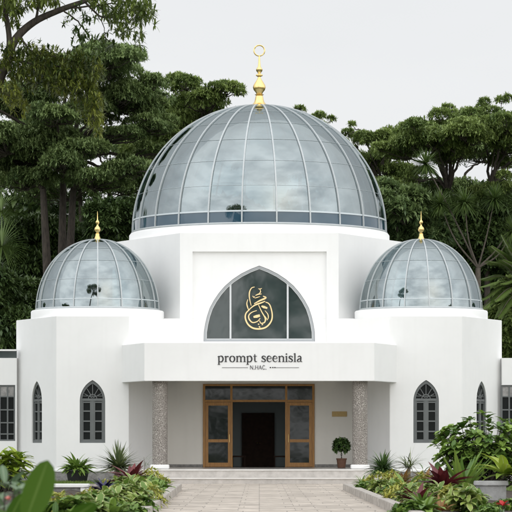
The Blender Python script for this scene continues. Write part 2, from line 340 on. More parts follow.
LM = dict(
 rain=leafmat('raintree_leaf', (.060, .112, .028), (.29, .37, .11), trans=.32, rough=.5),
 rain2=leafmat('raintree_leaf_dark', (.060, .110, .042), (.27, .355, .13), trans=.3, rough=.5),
 under=leafmat('understorey_leaf', (.030, .058, .020), (.11, .165, .048), trans=.15, rough=.45),
 olive=leafmat('olive_leaf', (.035, .065, .014), (.22, .25, .045), trans=.3, rough=.45),
 digit=leafmat('digitate_leaf', (.045, .080, .018), (.21, .27, .06), trans=.3, rough=.42),
 fan=leafmat('fanpalm_leaf', (.034, .068, .018), (.14, .205, .052), trans=.25, rough=.4),
 sword=leafmat('sword_leaf', (.045, .075, .03), (.19, .23, .09), trans=.2, rough=.42),
 green=leafmat('green_leaf', (.06, .13, .022), (.24, .36, .065), trans=.2, mid=(.12, .2, .06)),
 dark=leafmat('dark_leaf', (.028, .066, .018), (.10, .17, .045), trans=.12, mid=(.06, .11, .04), rough=.35),
 lime=leafmat('lime_leaf', (.15, .25, .02), (.34, .42, .05), trans=.3, mid=(.36, .42, .16)),
 red=leafmat('maroon_leaf', (.045, .010, .014), (.16, .03, .032), trans=.15, mid=(.16, .05, .05), rough=.35),
 orange=leafmat('orange_leaf', (.10, .11, .022), (.26, .12, .04), trans=.2, mid=(.4, .2, .07)),
 cream=leafmat('cream_edged_leaf', (.10, .18, .03), (.28, .36, .08), edge=(.60, .58, .30), trans=.2, edge_at=.86),
 yellow=leafmat('yellow_leaf', (.16, .24, .03), (.46, .44, .09), edge=(.48, .46, .14), trans=.25, edge_at=.75),
 navy=leafmat('navy_leaf', (.010, .010, .035), (.03, .025, .09), trans=.05, rough=.3),
 purple=leafmat('purple_leaf', (.05, .035, .07), (.20, .17, .22), trans=.1, mid=(.3, .28, .3)),
 silver=leafmat('silver_leaf', (.08, .14, .07), (.17, .24, .14), trans=.2, mid=(.3, .36, .25)),
 bigleaf=leafmat('broad_near_leaf', (.045, .105, .010), (.075, .15, .018), trans=.35, mid=(.12, .2, .04), rough=.35),
 grass=leafmat('grass_blade', (.07, .12, .02), (.17, .24, .05), trans=.25, rough=.6),
 redflower=leafmat('red_petal', (.40, .01, .01), (.62, .03, .03), trans=.2, rough=.3),
 pink=leafmat('pink_petal', (.42, .10, .09), (.62, .24, .20), trans=.2, rough=.4),
)
# ---------------------------------------------------------------- ground, paving, beds
MB().add([(-700,-200,-.05),(700,-200,-.05),(700,1500,-.05),(-700,1500,-.05)], [(0,1,2,3)]).build('ground', M['ground'])['kind'] = 'structure'
SL = .008                                       # the path runs a hair off the building's axis
def xl(y): return -2.37-SL*(-16.4-y)*-1
def xr(y): return 2.56+SL*(-16.4-y)
y0, y1 = -70.0, -16.4
pth = MB(); pth.add([(xl(y0)-.05,y0,0),(xr(y0)+.05,y0,0),(xr(y1)+.05,y1,0),(xl(y1)-.05,y1,0)], [(0,1,2,3)])
pth.add([(-4.9,y1,0),(xl(y1)-.05,y1,0),(xr(y1)+.05,y1,0),(4.9,y1,0),(4.9,-4.5,0),(-4.9,-4.5,0)], [(0,1,2,3,4,5)])
pth.build('path', M['paving'])['kind'] = 'structure'
for sx, xf in ((-1, xl), (1, xr)):
    k = MB(); w = .26*sx; h = .19
    a = [(xf(y0), y0), (xf(y1), y1), (xf(y1)+sx*3.2, y1+.02), (xf(y1)+sx*3.2, y1-.26), (xf(y1)+w, y1-.26), (xf(y0)+w, y0)]
    if sx > 0: a = a[::-1]
    ko = k.prism(a[::-1], -.04, h).build('kerb', M['kerb'], bevel=.012); props(ko, kind='structure')
    b = [(xf(y0)+w*1.02, y0), (xf(y1)+w*1.02, y1-.27), (xf(y1)+sx*4.6, y1-.27), (xf(y0)+sx*11, y0)]
    v = []; n = 40; f = []
    for i in range(n+1):
        yy = y0+(y1-.27-y0)*i/n
        for j in range(9): 
            X = xf(yy)+sx*(.265+j/8*(4.2)); v.append((X, yy, .10+.05*math.sin(i*1.7+j)+.03*math.cos(j*2.3+i*.6)))
    f = [(i*9+j, i*9+j+1, (i+1)*9+j+1, (i+1)*9+j) for i in range(n) for j in range(8)]
    MB().add(v, f).build('flower_bed', M['soil'], smooth=True)['kind'] = 'structure'

g = Leaves(); n = 90000                          # lawn blades, left and right of the forecourt
lx = np.where(rng.random(n) < .72, rng.uniform(-12.5, -4.0, n), rng.uniform(4.0, 12, n)); ly = rng.uniform(-26, -.1, n)
ok = ~((np.abs(lx) < 5.0) & (ly > -16.4)); lx, ly = lx[ok], ly[ok]
ok = ~((np.abs(lx) < 6.8) & (ly < -16.4)); lx, ly = lx[ok], ly[ok]; n = len(lx)
dd = rng.normal(0, .45, (n, 3)); dd[:, 2] = 1
g.add(np.stack((lx, ly, np.full(n, -.05)), 1), dd, rng.uniform(.07, .17, n), .02, .8, 2, 0, np.clip(.5+.35*np.sin(lx*1.3)*np.cos(ly*.9)+rng.normal(0, .2, n), 0, 1), 'spike')
props(g.build('grass', LM['grass']), 'short green lawn grass in front of the white walls', 'grass', kind='stuff')

# ---------------------------------------------------------------- the mosque
B = empty('mosque', (0, 0, 0), 'white mosque with one large and two small glass domes behind a paved forecourt', 'mosque')
def arch(cx, zb, zs, za, hw, n=9, k=.78):        # pointed arch outline in XZ, CCW from bottom left
    pts = [(cx-hw, zb), (cx+hw, zb)]; r = []
    for i in range(n+1):
        t = i/n; r.append((hw*(1-t**2.0)**.5*(1-.0*t)*(1-.10*t) if t < 1 else 0, zs+(za-zs)*(t**.0+0)*(1 if False else t)))
    # smooth ogive: circle arcs meeting in a point
    c = (hw*hw-(za-zs)**2)/(2*hw); c = c if c < 0 else -.001; rad = hw-c; a1 = math.asin(min(1, (za-zs)/rad)); r = []
    for i in range(n+1):
        a = a1*i/n; r.append((c+rad*math.cos(a), zs+rad*math.sin(a)))
    r[-1] = (0, za)
    pts += [(cx+x, z) for x, z in r]+[(cx-x, z) for x, z in r[:-1][::-1]]
    return [p for i, p in enumerate(pts) if i == 0 or p != pts[i-1]][:-1] if pts[-1] == pts[0] else [p for i, p in enumerate(pts) if i == 0 or abs(p[0]-pts[i-1][0])+abs(p[1]-pts[i-1][1]) > 1e-6]
def dedupe(p):
    q = []
    for a in p:
        if not q or abs(a[0]-q[-1][0])+abs(a[1]-q[-1][1]) > 1e-5: q.append(a)
    if abs(q[0][0]-q[-1][0])+abs(q[0][1]-q[-1][1]) < 1e-5: q.pop()
    return q

class Local(MB):
    """shapes made in a window's own plane (x across, y into wall, z up) then turned onto the wall"""
    def place(s, ox, oy, ang):
        c, sn = math.cos(ang), math.sin(ang)
        s.V = [(ox+x*c-y*sn, oy+x*sn+y*c, z) for x, y, z in s.V]; return s
def wing_window(ox, oy, ang, parent, wall_cutters, hw=.47):
    zb, zs, za = 1.43, 2.98, 3.75
    o = dedupe(arch(0, zb, zs, za, hw)); wall_cutters.append(Local().prism_y(o, -.3, .16).place(ox, oy, ang).build('c', None))
    yb = .155
    o = dedupe(arch(0, zb+.004, zs, za-.006, hw-.005))
    i_ = dedupe(arch(0, zb+.10, zs, za-.13, hw-.085))
    fr = Local(); fr.band_y(o, i_, .045, yb)
    fr.box(-hw+.08, hw-.08, .055, yb, 2.98, 3.07)
    fr.box(-.045, .045, .06, yb, zb+.09, 2.985)
    for sx in (-1, 1):                           # casement stiles and glazing bars
        a, b = (-hw+.082, -.044) if sx < 0 else (.044, hw-.082)
        fr.box(a, a+.05, .07, yb, zb+.095, 2.982); fr.box(b-.05, b, .07, yb, zb+.095, 2.982)
        for z in (zb+.10, zb+.42, zb+.80, zb+1.17, 2.93): fr.box(a+.049, b-.049, .075, yb, z-.022, z+.03)
    c = (0, 3.07)
    for a in (30, 60, 90, 120, 150):
        rr = .55 if a == 90 else (.47 if a in (60, 120) else .36)
        fr.bar((0, .11, 3.09), (rr*math.cos(R(a)), .11, 3.07+rr*math.sin(R(a))), .026, .07)
    pr = [(.17*math.cos(R(a)), 3.07+.17*math.sin(R(a))) for a in range(0, 181, 20)]; qr = [(x*.82, 3.07+(z-3.07)*.82) for x, z in pr]
    fr.band_y(pr, qr, .072, .145, closed=False)
    fr.box(-hw+.10, hw-.10, .075, .15, 3.15, 3.175)
    w = fr.place(ox, oy, ang).build('window', M['frame'], parent)
    ip = dedupe(arch(0, zb+.06, zs, za-.08, hw-.05))
    Local().prism_y(ip, .12, .135).place(ox, oy, ang).build('pane', M['pane'], w)
    return w

def dome(cx, cy, z0, rad, height, nrib, phase, rings, ribw, parent, spandrel=0):
    prof = []; n = 40
    for i in range(n):
        t = i/n*math.pi/2; prof.append((rad*math.cos(t)**.97, z0+height*math.sin(t)))
    prof.append((.02, z0+height))
    seg = nrib*4; v = []
    gp = [(rad*math.cos(R(a))**.97, z0+height*math.sin(R(a))) for a in np.linspace(spandrel, 88.5, 40)]+[prof[-1]]
    m = MB().lathe(gp, (cx, cy, 0), seg, cap=False); g = m.build('dome', M['domeglass'], parent, smooth=False); g.data.shade_smooth()
    if spandrel: MB().lathe([(rad*math.cos(R(a))**.97, z0+height*math.sin(R(a))) for a in (0, spandrel/2, spandrel)], (cx, cy, 0), seg, cap=False).build('spandrel_glass', M['spandrel'], g, smooth=True)
    for k in range(nrib):
        a = phase+2*math.pi*k/nrib; pts = [(cx+(r+.012)*math.cos(a), cy+(r+.012)*math.sin(a), z) for r, z in prof[:-2]]
        rb = MB(); u = (-math.sin(a), math.cos(a)); v = []
        for i, (x, y, z) in enumerate(pts):
            t = i/(n)*math.pi/2; nx, ny, nz_ = math.cos(a)*math.cos(t), math.sin(a)*math.cos(t), math.sin(t)
            w = min(ribw, 2*math.pi*max(prof[i][0], .05)/nrib*.45)/2; d0, d1 = -.03, ribw*.65
            for sw, dp in ((-1, d0), (-1, d1), (1, d1), (1, d0)):
                v.append((x+u[0]*w*sw+nx*dp, y+u[1]*w*sw+ny*dp, z+nz_*dp))
        f = [(i*4+j, i*4+(j+1) % 4, (i+1)*4+(j+1) % 4, (i+1)*4+j) for i in range(len(pts)-1) for j in range(4)]+[(3,2,1,0)]
        rb.add(v, f); rb.build('rib', M['rib'], g)
    rm = MB()
    for t, w in rings:
        r = rad*math.cos(R(t))**.97; z = z0+height*math.sin(R(t)); nr, nz_ = math.cos(R(t)), math.sin(R(t)); k = seg; v = []
        for j in range(k):
            a = 2*math.pi*j/k
            for (du, dn) in ((-w/2, -.02), (w/2, -.02), (w/2, .012+w*.2), (-w/2, .012+w*.2)):
                rr = r+nr*dn-nz_*du; zz = z+nz_*dn+nr*du; v.append((cx+rr*math.cos(a), cy+rr*math.sin(a), zz))
        rm.add(v, [(j*4+i, j*4+(i+1) % 4, ((j+1) % k)*4+(i+1) % 4, ((j+1) % k)*4+i) for j in range(k) for i in range(4)])
    rm.build('glazing_ring', M['seam'], g)
    # sill ring under the glass
    MB().lathe([(rad-.12, z0-.03), (rad+.05, z0-.03), (rad+.06, z0+.03), (rad+.03, z0+.07), (rad-.12, z0+.07)], (cx, cy, 0), seg, cap=False).build('sill_ring', M['rib'], g, smooth=True)
    return g

# wings (octagonal towers)
for sx in (-1, 1):
    c = -6.16*-sx*-1
    plan = [(1.34, 0), (3.12, 3.5), (3.12, 6.2), (1.34, 9.2), (-1.34, 9.2), (-3.14, 6.2), (-3.14, 3.5), (-1.34, 0)]
    cx = 6.16*sx; plan = [(cx+x*1.0, y) for x, y in plan]
    wing = MB().prism(plan, 0, 6.115).build('wing', M['white'], B, bevel=.012)
    cuts = []; wins = []
    ww = [wing_window(cx, 0, 0, B, cuts)]
    # narrow window in the outer splayed face, seen nearly edge on
    a = math.atan2(3.5, 1.8); 
    if sx < 0: ox, oy, ang = -8.36, 1.67, -a
    else: ox, oy, ang = 8.36, 1.67, a
    ww.append(wing_window(ox, oy, ang, B, cuts, .50))
    for cobj in cuts: cobj.location = (0, 0, 0)
    cut(wing, cuts)
    cut(wing, [MB().box(-3.9, 3.9, 1.0, 4.5, -.5, 3.85).build('c', None)])
    pl = MB(); off = 1.022
    def grow(p, d): 
        q = []
        for x, y in p: q.append((x+(d*1.0 if x > cx else -d*1.0)*(1 if abs(x-cx) > 2 else .75), y+(d if y > 4.6 else -d)*(1 if abs(x-cx) < 2 else .45)))
        return q
    pl.prism(grow(plan, .07), -.03, .36); pl.build('plinth', M['stone'], B)
    MB().prism(grow(plan, .10), .361, .425).build('plinth_cap', M['trimwhite'], B, bevel=.01)
    # low drum and dome
    dcx, dcy = cx, 3.0
    MB().lathe([(2.30, 5.9), (2.53, 5.9), (2.53, 6.40), (2.50, 6.44), (2.30, 6.445)], (dcx, dcy, 0), 96, cap=False).build('drum', M['white'], B, smooth=True)
    g = dome(dcx, dcy, 6.45, 2.32, 2.72, 16, R(-90+3.8)+(0 if sx < 0 else R(0)), [(7.5, .035), (24, .007), (42, .007), (58, .007)], .043, B)
    k = 99/F; fz = 9.12
    MB().lathe([(r*k, fz+z*k) for r, z in ((6.0, -.6), (5.6, .4), (3.6, 1.6), (2.7, 3.6), (2.1, 5.4), (2.0, 7), (1.2, 7.8), (1.4, 8.6), (2.7, 9.8), (3.1, 11.6), (2.7, 13.2), (1.5, 14.4), (.8, 15.6), (.9, 16.6), (1.8, 17.8), (1.9, 19), (1.2, 20.2), (.6, 21.2), (.45, 24), (.15, 29.5))], (dcx, dcy, 0), 20).build('finial', M['gold'], g, smooth=True)
    # interior floor seen dimly through the glass
    MB().lathe([(0.01, 6.40), (2.31, 6.40)], (dcx, dcy, 0), 48, cap=False).build('dome_floor', M['stone'], g)

# central hall: lower block with the porch hollowed out, and the tall tower
TY = 2.7
hall = MB().box(-3.62, 3.62, TY, 12.5, 0, 6.15).build('hall', M['white'], B)
cav = MB().box(-4.2, 4.2, TY-.5, 4.5, -.5, 3.85).build('c', None)
k99 = (96+4.5)/F
dX0, dX1 = PX(203, 100.5), PX(314.6, 100.5); dZ1 = PZ(384, 100.5)
room = MB().box(dX0+.02, dX1-.02, 4.3, 9.0, .47, dZ1-.02).build('c', None)
k = (TY-CY)/F                                    # metres per photo pixel in the tower's front plane
rec = MB().box(PX(192.5, 98.7), PX(326.6, 98.7), TY-.5, TY+.14, 4.6, PZ(251.5, 98.7)).build('c', None)
half = [(55.7, 341.5), (55.5, 332), (54.2, 324), (52.3, 316), (49.6, 308), (45.6, 300.5), (40.5, 293), (34.5, 286), (27, 279.5), (18.5, 273.8), (9.5, 269.3), (0, 265.6)]
A0 = [(PX(HX+x, 98.84), PZ(y, 98.84)) for x, y in half]
big = [(-A0[0][0], A0[0][1])]+A0+[(-x, z) for x, z in A0[1:-1][::-1]]
def inset(prof, d, cz):
    n = len(prof); q = []
    for i in range(n):
        a, b, c_ = np.array(prof[i-1]), np.array(prof[i]), np.array(prof[(i+1) % n])
        n1 = np.array((-(b-a)[1], (b-a)[0])); n2 = np.array((-(c_-b)[1], (c_-b)[0])); n1 = n1/np.linalg.norm(n1); n2 = n2/np.linalg.norm(n2)
        m = n1+n2; m = m/max(np.dot(m, n1), .35)*1.0; q.append(tuple(b+m*d/ (1 if True else 1)*(1.0/ (np.linalg.norm(n1+n2)**2/2 if False else 1))))
    return q
archcut = MB().prism_y(big, TY-.5, TY+.34).build('c', None)
archcut2 = MB().prism_y(big, TY-.5, TY+.34).build('c', None)
rec2 = MB().box(PX(192.5, 98.7), PX(326.6, 98.7), TY-.5, TY+.14, 4.6, PZ(251.5, 98.7)).build('c', None)
cut(hall, [cav, room, rec, archcut])
tp = [(-3.01, TY), (3.01, TY), (5.84, 7.4), (5.84, 9.0), (3.01, 13.7), (-3.01, 13.7), (-5.84, 9.0), (-5.84, 7.4)]
tower = MB().prism(tp, 6.152, PZ(233, 98.7)).build('tower', M['white'], B)
cut(tower, [rec2, archcut2])
DCY = 8.2; RB = 5.10
zt = PZ(233, 98.7)
MB().lathe([(RB-.25, zt-.05), (RB+.11, zt-.05), (RB+.11, zt+.30), (RB+.06, zt+.365), (RB-.25, zt+.37)], (0, DCY, 0), 144, cap=False).build('drum', M['white'], B, smooth=True)
zg = zt+.385
bd = dome(0, DCY, zg, RB-.02, 5.14, 24, R(-90+7.5), [(5.6, .06), (17, .007), (29, .007), (41, .007), (53, .007), (65, .007)], .056, B, 5.6)
MB().lathe([(.01, zt+.33), (RB-.2, zt+.33)], (0, DCY, 0), 72, cap=False).build('dome_floor', M['stone'], bd)
MB().lathe([(RB-.34, zt+.32), (RB-.34, zt+.80), (RB-.40, zt+.80), (RB-.40, zt+.32)], (0, DCY, 0), 96, cap=False).build('inner_parapet', M['blueglaze'], bd)
k = 104.2/F; fz = zg+5.14
MB().lathe([(r*k, fz+z*k) for r, z in ((10.2, -1.2), (9.6, .2), (7.2, 1.6), (5.2, 3.8), (4.3, 6.5), (3.8, 9.6), (3.2, 10.6), (4.6, 11.4), (3.0, 12.2), (3.6, 13.6), (5.6, 16), (6.4, 18.6), (5.9, 21), (4.0, 24), (2.1, 27), (1.4, 28.6), (1.6, 29.4), (3.5, 30.4), (3.3, 31.4), (1.4, 32.4), (1.4, 33.2), (2.9, 34.8), (3.3, 36.4), (2.5, 38), (1.5, 39.4), (1.1, 43), (.75, 50))], (0, DCY, 0), 24).build('finial', M['gold'], bd, smooth=True)
rc = fz+55.5*k; MB().tube([(5.3*k*math.sin(a), DCY, rc+5.3*k*math.cos(a)) for a in np.linspace(0, 2*math.pi, 33)], .7*k, 8).build('finial_ring', M['gold'], bd, smooth=True)

# big arched window
outer = inset(big, .006, 0); inn = inset(big, .075, 0)
aw = MB().band_y(outer, inn, TY+.20, TY+.335)
win = aw.build('arched_window', M['lightframe'], B)
wb = MB()
inn2 = inset(big, .077, 0); inn3 = inset(big, .115, 0); wb.band_y(inn2, inn3, TY+.235, TY+.33)
zb = big[0][1]
for px in (230.5, 287.7):
    x = PX(px, 98.95); zz = PZ(281.6, 98.9); wb.box(x-.034, x+.034, TY+.225, TY+.33, zb+.10, zz+.02)
wb.build('mullion', mat('pale_grey_frame', (.55, .57, .58), .5), win)
MB().prism_y(inset(big, .05, 0), TY+.30, TY+.318).build('pane', M['archpane'], win)
MB().box(big[0][0]-.05, big[1][0]+.05, TY+.02, TY+.20, zb-.10, zb-.003).build('sill', M['trimwhite'], win)

# golden calligraphic emblem on the pane
def ribbons(strokes, y, th, cx, cz, sc, dstep=.0006):
    mb = MB()
    for si, (w, pts) in enumerate(strokes):
        if len(pts) > 2:                          # Catmull-Rom smoothing
            p = [np.array(q, float) for q in pts]; p = [2*p[0]-p[1]]+p+[2*p[-1]-p[-2]]; s_ = []
            for i in range(1, len(p)-2):
                for t in np.linspace(0, 1, 6, endpoint=False):
                    s_.append(.5*((2*p[i])+(-p[i-1]+p[i+1])*t+(2*p[i-1]-5*p[i]+4*p[i+1]-p[i+2])*t*t+(-p[i-1]+3*p[i]-3*p[i+1]+p[i+2])*t**3))
            s_.append(p[-2]); pts = s_
        pts = [np.array(q, float) for q in pts]; n = len(pts); Lf = []; Rt = []
        if not hasattr(w, '__len__'): w = w*.82; w = (w*.5, w, w*.5) if n > 2 else (w, w)
        ws = np.interp(np.linspace(0, 1, n), np.linspace(0, 1, len(w)), w)
        for i in range(n):
            t = pts[min(i+1, n-1)]-pts[max(i-1, 0)]; t = t/(np.linalg.norm(t)+1e-9); nn = np.array((-t[1], t[0]))*ws[i]/2
            Lf.append(pts[i]+nn); Rt.append(pts[i]-nn)
        f3 = lambda q, yy: (cx+q[0]*sc, yy, cz-q[1]*sc)
        yy = y-th-si*dstep; v = [f3(q, yy) for q in Lf]+[f3(q, yy) for q in Rt]+[f3(q, y) for q in Lf]+[f3(q, y) for q in Rt]; f = []
        for i in range(n-1): f += [(i, i+1, n+i+1, n+i), (i, 2*n+i, 2*n+i+1, i+1), (n+i, n+i+1, 3*n+i+1, 3*n+i), (2*n+i, 3*n+i, 3*n+i+1, 2*n+i+1)]
        f += [(0, n, 3*n, 2*n), (n-1, 3*n-1, 4*n-1, 2*n-1)][:1]; mb.add(v, f)
    return mb
sc = 98.9/F/10.24
emb = ribbons([
 (16, [(150,20),(120,30),(100,65),(95,110),(102,160),(115,212)]), (15, [(80,148),(70,190),(80,235),(92,262)]),
 ((11,15,17,15,12,9), [(100,248),(62,290),(55,340),(80,400),(130,440),(200,450),(270,430),(320,370),(330,300),(312,220),(290,187),(262,176)]),
 (20, [(95,250),(150,208),(220,182),(258,166)]), (22, [(145,192),(200,162),(265,132),(236,114)]),
 (17, [(190,205),(220,270),(258,340),(252,382),(215,392),(200,365)]), (17, [(172,262),(122,280),(90,312),(95,352),(130,385),(180,372),(207,340)]),
 ((18,30,24), [(138,328),(170,322),(204,312)]), ((14,26,16), [(220,216),(245,226),(280,238)]), (13, [(255,262),(284,298),(290,335),(276,362)]),
 (12, [(255,318),(270,345),(262,356)]), (12, [(188,38),(205,42),(224,34)]), (13, [(206,46),(210,72),(190,92)]), (13, [(128,112),(142,126),(152,118)]), (15, [(158,108),(185,96),(222,92)]),
 (15, [(184,404),(196,400)]), (13, [(222,408),(236,404)]), (14, [(194,424),(206,436)]), (11, [(150,135),(175,128),(205,118)])],
 TY+.285, .035, PX(240, 98.98), PZ(285, 98.98), sc).build('emblem', M['goldpaint'])
props(emb, 'pale gold calligraphic emblem inside a round loop in the arched window', 'emblem')

# entrance canopy
cp = [(-4.14, -2.4), (4.14, -2.4), (5.09, .05), (3.47, 2.76), (-3.47, 2.76), (-5.09, .05)]
ip = [(-3.96, -2.2), (3.96, -2.2), (4.86, .06), (3.46, 2.75), (-3.46, 2.75), (-4.86, .06)]
cn = MB().prism(ip, 3.85, 4.86).build('canopy', M['cream'], B)
fa = MB(); n = 4; path_o = [cp[5], cp[0], cp[1], cp[2]]; path_i = [ip[5], ip[0], ip[1], ip[2]]
v = [(x, y, 3.66) for x, y in path_o]+[(x, y, 3.66) for x, y in path_i]+[(x, y, 5.04) for x, y in path_o]+[(x, y, 5.04) for x, y in path_i]
f = []
for i in range(3): f += [(i, i+1, 8+i+1, 8+i), (4+i+1, 4+i, 12+i, 12+i+1), (i, 4+i, 4+i+1, i+1), (8+i, 8+i+1, 12+i+1, 12+i)]
f += [(0, 8, 12, 4), (3, 7, 15, 11)]
fa.add(v, f).build('fascia', M['white'], cn, bevel=.012)

# columns, porch floor and steps
for sx, px in ((-1, 159.9), (1, 360.0)):
    x = PX(px, 94.2); col = MB().lathe([(.275, .64), (.275, 3.86)], (x, -1.8, 0), 40).build('column', M['mosaic'], B, smooth=True)
    MB().box(x-.34, x+.34, -2.15, -1.46, .493, .645).build('column_base', M['trimwhite'], col, bevel=.02)
    MB().lathe([(.30, 3.78), (.30, 3.855)], (x, -1.8, 0), 40).build('column_collar', M['stone'], col, smooth=True)
MB().box(-4.75, 4.75, -3.97, 4.49, .0, .448).build('porch', M['riser'], B)
MB().box(-4.78, 4.78, -4.01, -3.3, .449, .492).build('nosing', M['step'], B, bevel=.01)
MB().box(-4.78, 4.78, -3.297, 4.485, .449, .490).build('porch_floor', M['porchfloor'], B)
MB().box(-4.85, 4.85, -4.70, -3.98, -.02, .157).build('step', M['riser'], B)
MB().box(-4.88, 4.88, -4.74, -3.985, .158, .20).build('step_tread', M['step'], B, bevel=.01)
# back wall skin of the porch (beige) with the door opening
bw = MB().box(-3.895, 3.895, 4.44, 4.499, .491, 3.849).build('porch_wall', M['cream'], B)
dc = MB().box(dX0, dX1, 4.2, 4.7, .2, dZ1).build('c', None); cut(bw, [dc])
MB().box(-3.89, dX0-.01, 4.41, 4.439, .492, .60).build('skirting', M['stone'], B)
MB().box(dX1+.01, 3.89, 4.41, 4.439, .492, .60).build('skirting', M['stone'], B)
# entrance: frame, fixed side leaves, transom, dark hall behind
D2 = 100.4
def dx(p): return PX(p, D2)
def dz(p): return PZ(p, D2)
zf = .494
fr = MB(); yA, yB = 4.38, 4.52
fr.box(dx(203), dx(205.2), yA, yB, zf, dz(384.2)); fr.box(dx(312.2), dx(314.4), yA, yB, zf, dz(384.2))
fr.box(dx(205.2), dx(312.2), yA, yB, dz(386), dz(384.2)); fr.box(dx(205.2), dx(312.2), yA+.01, yB, dz(402), dz(399.8))
for p in (231.4, 286.2): fr.box(dx(p-1.1), dx(p+1.1), yA+.005, yB, dz(399.8), dz(386))
for p in (231.8, 286.0): fr.box(dx(p-.8), dx(p+.8), yA+.005, yB, zf, dz(402))
ent = fr.build('door_frame', M['wood'], B)
for a, b in ((205.2, 230.3), (232.5, 285.1), (287.3, 312.2)):
    MB().box(dx(a), dx(b), 4.44, 4.455, dz(399.8), dz(386)).build('transom_pane', M['doorpane'], ent)
for s_, a, b in ((-1, 205.3, 230.9), (1, 286.9, 312.1)):
    m = MB(); z0, z1 = zf+.01, dz(402.2); st = .115
    m.box(dx(a), dx(a)+st, 4.40, 4.46, z0, z1); m.box(dx(b)-st, dx(b), 4.40, 4.46, z0, z1)
    m.box(dx(a)+st, dx(b)-st, 4.402, 4.458, z0, z0+.16); m.box(dx(a)+st, dx(b)-st, 4.402, 4.458, z1-.13, z1); m.box(dx(a)+st, dx(b)-st, 4.402, 4.458, dz(442.3), dz(439.3))
    d = m.build('door', M['wood'], B, bevel=.004)
    MB().box(dx(a)+st-.01, dx(b)-st+.01, 4.425, 4.44, z0+.15, z1-.12).build('pane', M['doorpane'], d)
    hx = dx(b)-.06 if s_ < 0 else dx(a)+.06
    MB().tube([(hx, 4.40, 1.45), (hx, 4.35, 1.45), (hx, 4.35, 1.75), (hx, 4.40, 1.75)], .012, 8).build('handle', M['gold'], d)
r = MB(); X0, X1, Y0, Y1, Z0, Z1 = dX0+.03, dX1-.03, 4.53, 8.95, .475, dZ1-.03
r.add([(X0,Y0,Z0),(X0,Y1,Z0),(X0,Y1,Z1),(X0,Y0,Z1),(X1,Y0,Z0),(X1,Y1,Z0),(X1,Y1,Z1),(X1,Y0,Z1)], [(0,1,2,3),(5,4,7,6),(1,5,6,2),(3,2,6,7)])
hallin = r.build('interior_wall', M['inside'], B)
MB().add([(X0,Y0,Z0+.004),(X1,Y0,Z0+.004),(X1,Y1,Z0+.004),(X0,Y1,Z0+.004)], [(0,1,2,3)]).build('interior_floor', M['insidefloor'], B)
D3 = 104.7; m = MB(); a, b = PX(242, D3), PX(274.5, D3); zt2 = PZ(413, D3)
m.box(a, b, 8.70, 8.90, .48, zt2); idr = m.build('inner_door', M['darkwood'], B)
m = MB()
for q in (a+.06, (a+b)/2+.03):
    for z0, z1 in ((.6, 1.25), (1.38, 2.45)): m.box(q, q+(b-a)/2-.09, 8.675, 8.698, z0, z1)
m.build('panel', M['darkwood'], idr, bevel=.008)
m = MB()
for q in (-.05, .05): m.lathe([(.005, 0), (.03, .01), (.035, .03), (.02, .055)], ((a+b)/2+q, 8.66, 1.40), 12)
m.build('knob', M['gold'], idr)
for q in (PX(238.5, 101.5), PX(281, 101.5)):     # low dark benches in the hall
    bt = MB(); bt.box(q-.28, q+.28, 6.3, 6.7, .86, .92)
    for i in (-.24, .24):
        for j in (6.34, 6.66): bt.box(q+i-.02, q+i+.02, j-.02, j+.02, .48, .86)
    bt = bt.build('side_table', M['darkwood'])
    props(bt, 'small dark side table just inside the doorway, on the %s' % ('left' if q < -.2 else 'right'), 'table')

# parapet-height side blocks with gridded windows
for sx in (-1, 1):
    Dn = 99.0 if sx < 0 else 99.0; YA = 3.0
    bx0, bx1 = (-16.0, -9.24) if sx < 0 else (9.24, 16.0)
    an = empty('annex', ((bx0+bx1)/2, YA, 0), 'low white annex against the left wing, topped by a dark band under white coping' if sx < 0 else 'low white annex against the right wing, behind the large-leaved shrub', 'building')
    ztp = PZ(358, 99)
    wl = MB().box(bx0, bx1, YA, 10, 0, ztp).build('wall', M['white'], an)
    wx0, wx1 = (PX(-8, 99), PX(15.2, 99)) if sx < 0 else (PX(501, 99), PX(526, 99)); wz0, wz1 = PZ(441, 99), PZ(385, 99)
    cut(wl, [MB().box(wx0, wx1, YA-.3, YA+.14, wz0, wz1).build('c', None)]) if False else None
    wl2 = None
    c_ = MB().box(wx0, wx1, YA-.3, YA+.14, wz0, wz1).build('c', None)
    wl.location = (0, 0, 0); wl.parent = None; bpy.context.view_layer.update(); cut(wl, [c_]); put(wl, an)
    m = MB(); t = .06
    m.box(wx0+.003, wx0+t, YA+.04, YA+.135, wz0+.003, wz1-.003); m.box(wx1-t, wx1-.003, YA+.04, YA+.135, wz0+.003, wz1-.003)
    m.box(wx0+t, wx1-t, YA+.042, YA+.135, wz0+.003, wz0+t); m.box(wx0+t, wx1-t, YA+.042, YA+.135, wz1-t, wz1-.003)
    for py in (396.5, 409.8, 422.7, 434): z = PZ(py, 99); m.box(wx0+t, wx1-t, YA+.05, YA+.13, z-.025, z+.025)
    for q in (1/3, 2/3) : x = wx0+(wx1-wx0)*q; m.box(x-.028, x+.028, YA+.046, YA+.132, wz0+t, wz1-t)
    w = m.build('window', M['frame'], an)
    MB().box(wx0+.03, wx1-.03, YA+.10, YA+.115, wz0+.03, wz1-.03).build('pane', M['pane'], w)
    MB().box(wx0+.06, wx1-.06, YA+.06, YA+.095, PZ(396, 99), wz1-.065).build('blind', M['stone'], w)
    if sx < 0:
        MB().box(bx0+.1, bx1, YA+.03, YA+.12, ztp+.001, PZ(351, 99)).build('clerestory_band', M['archpane'], an)
        MB().box(bx0, bx1, YA-.02, YA+.24, PZ(351, 99)+.001, PZ(349.3, 99)).build('coping', M['trimwhite'], an)
    MB().box(bx0, bx1, YA-.06, YA-.001, -.03, .36).build('plinth', M['stone'], an)

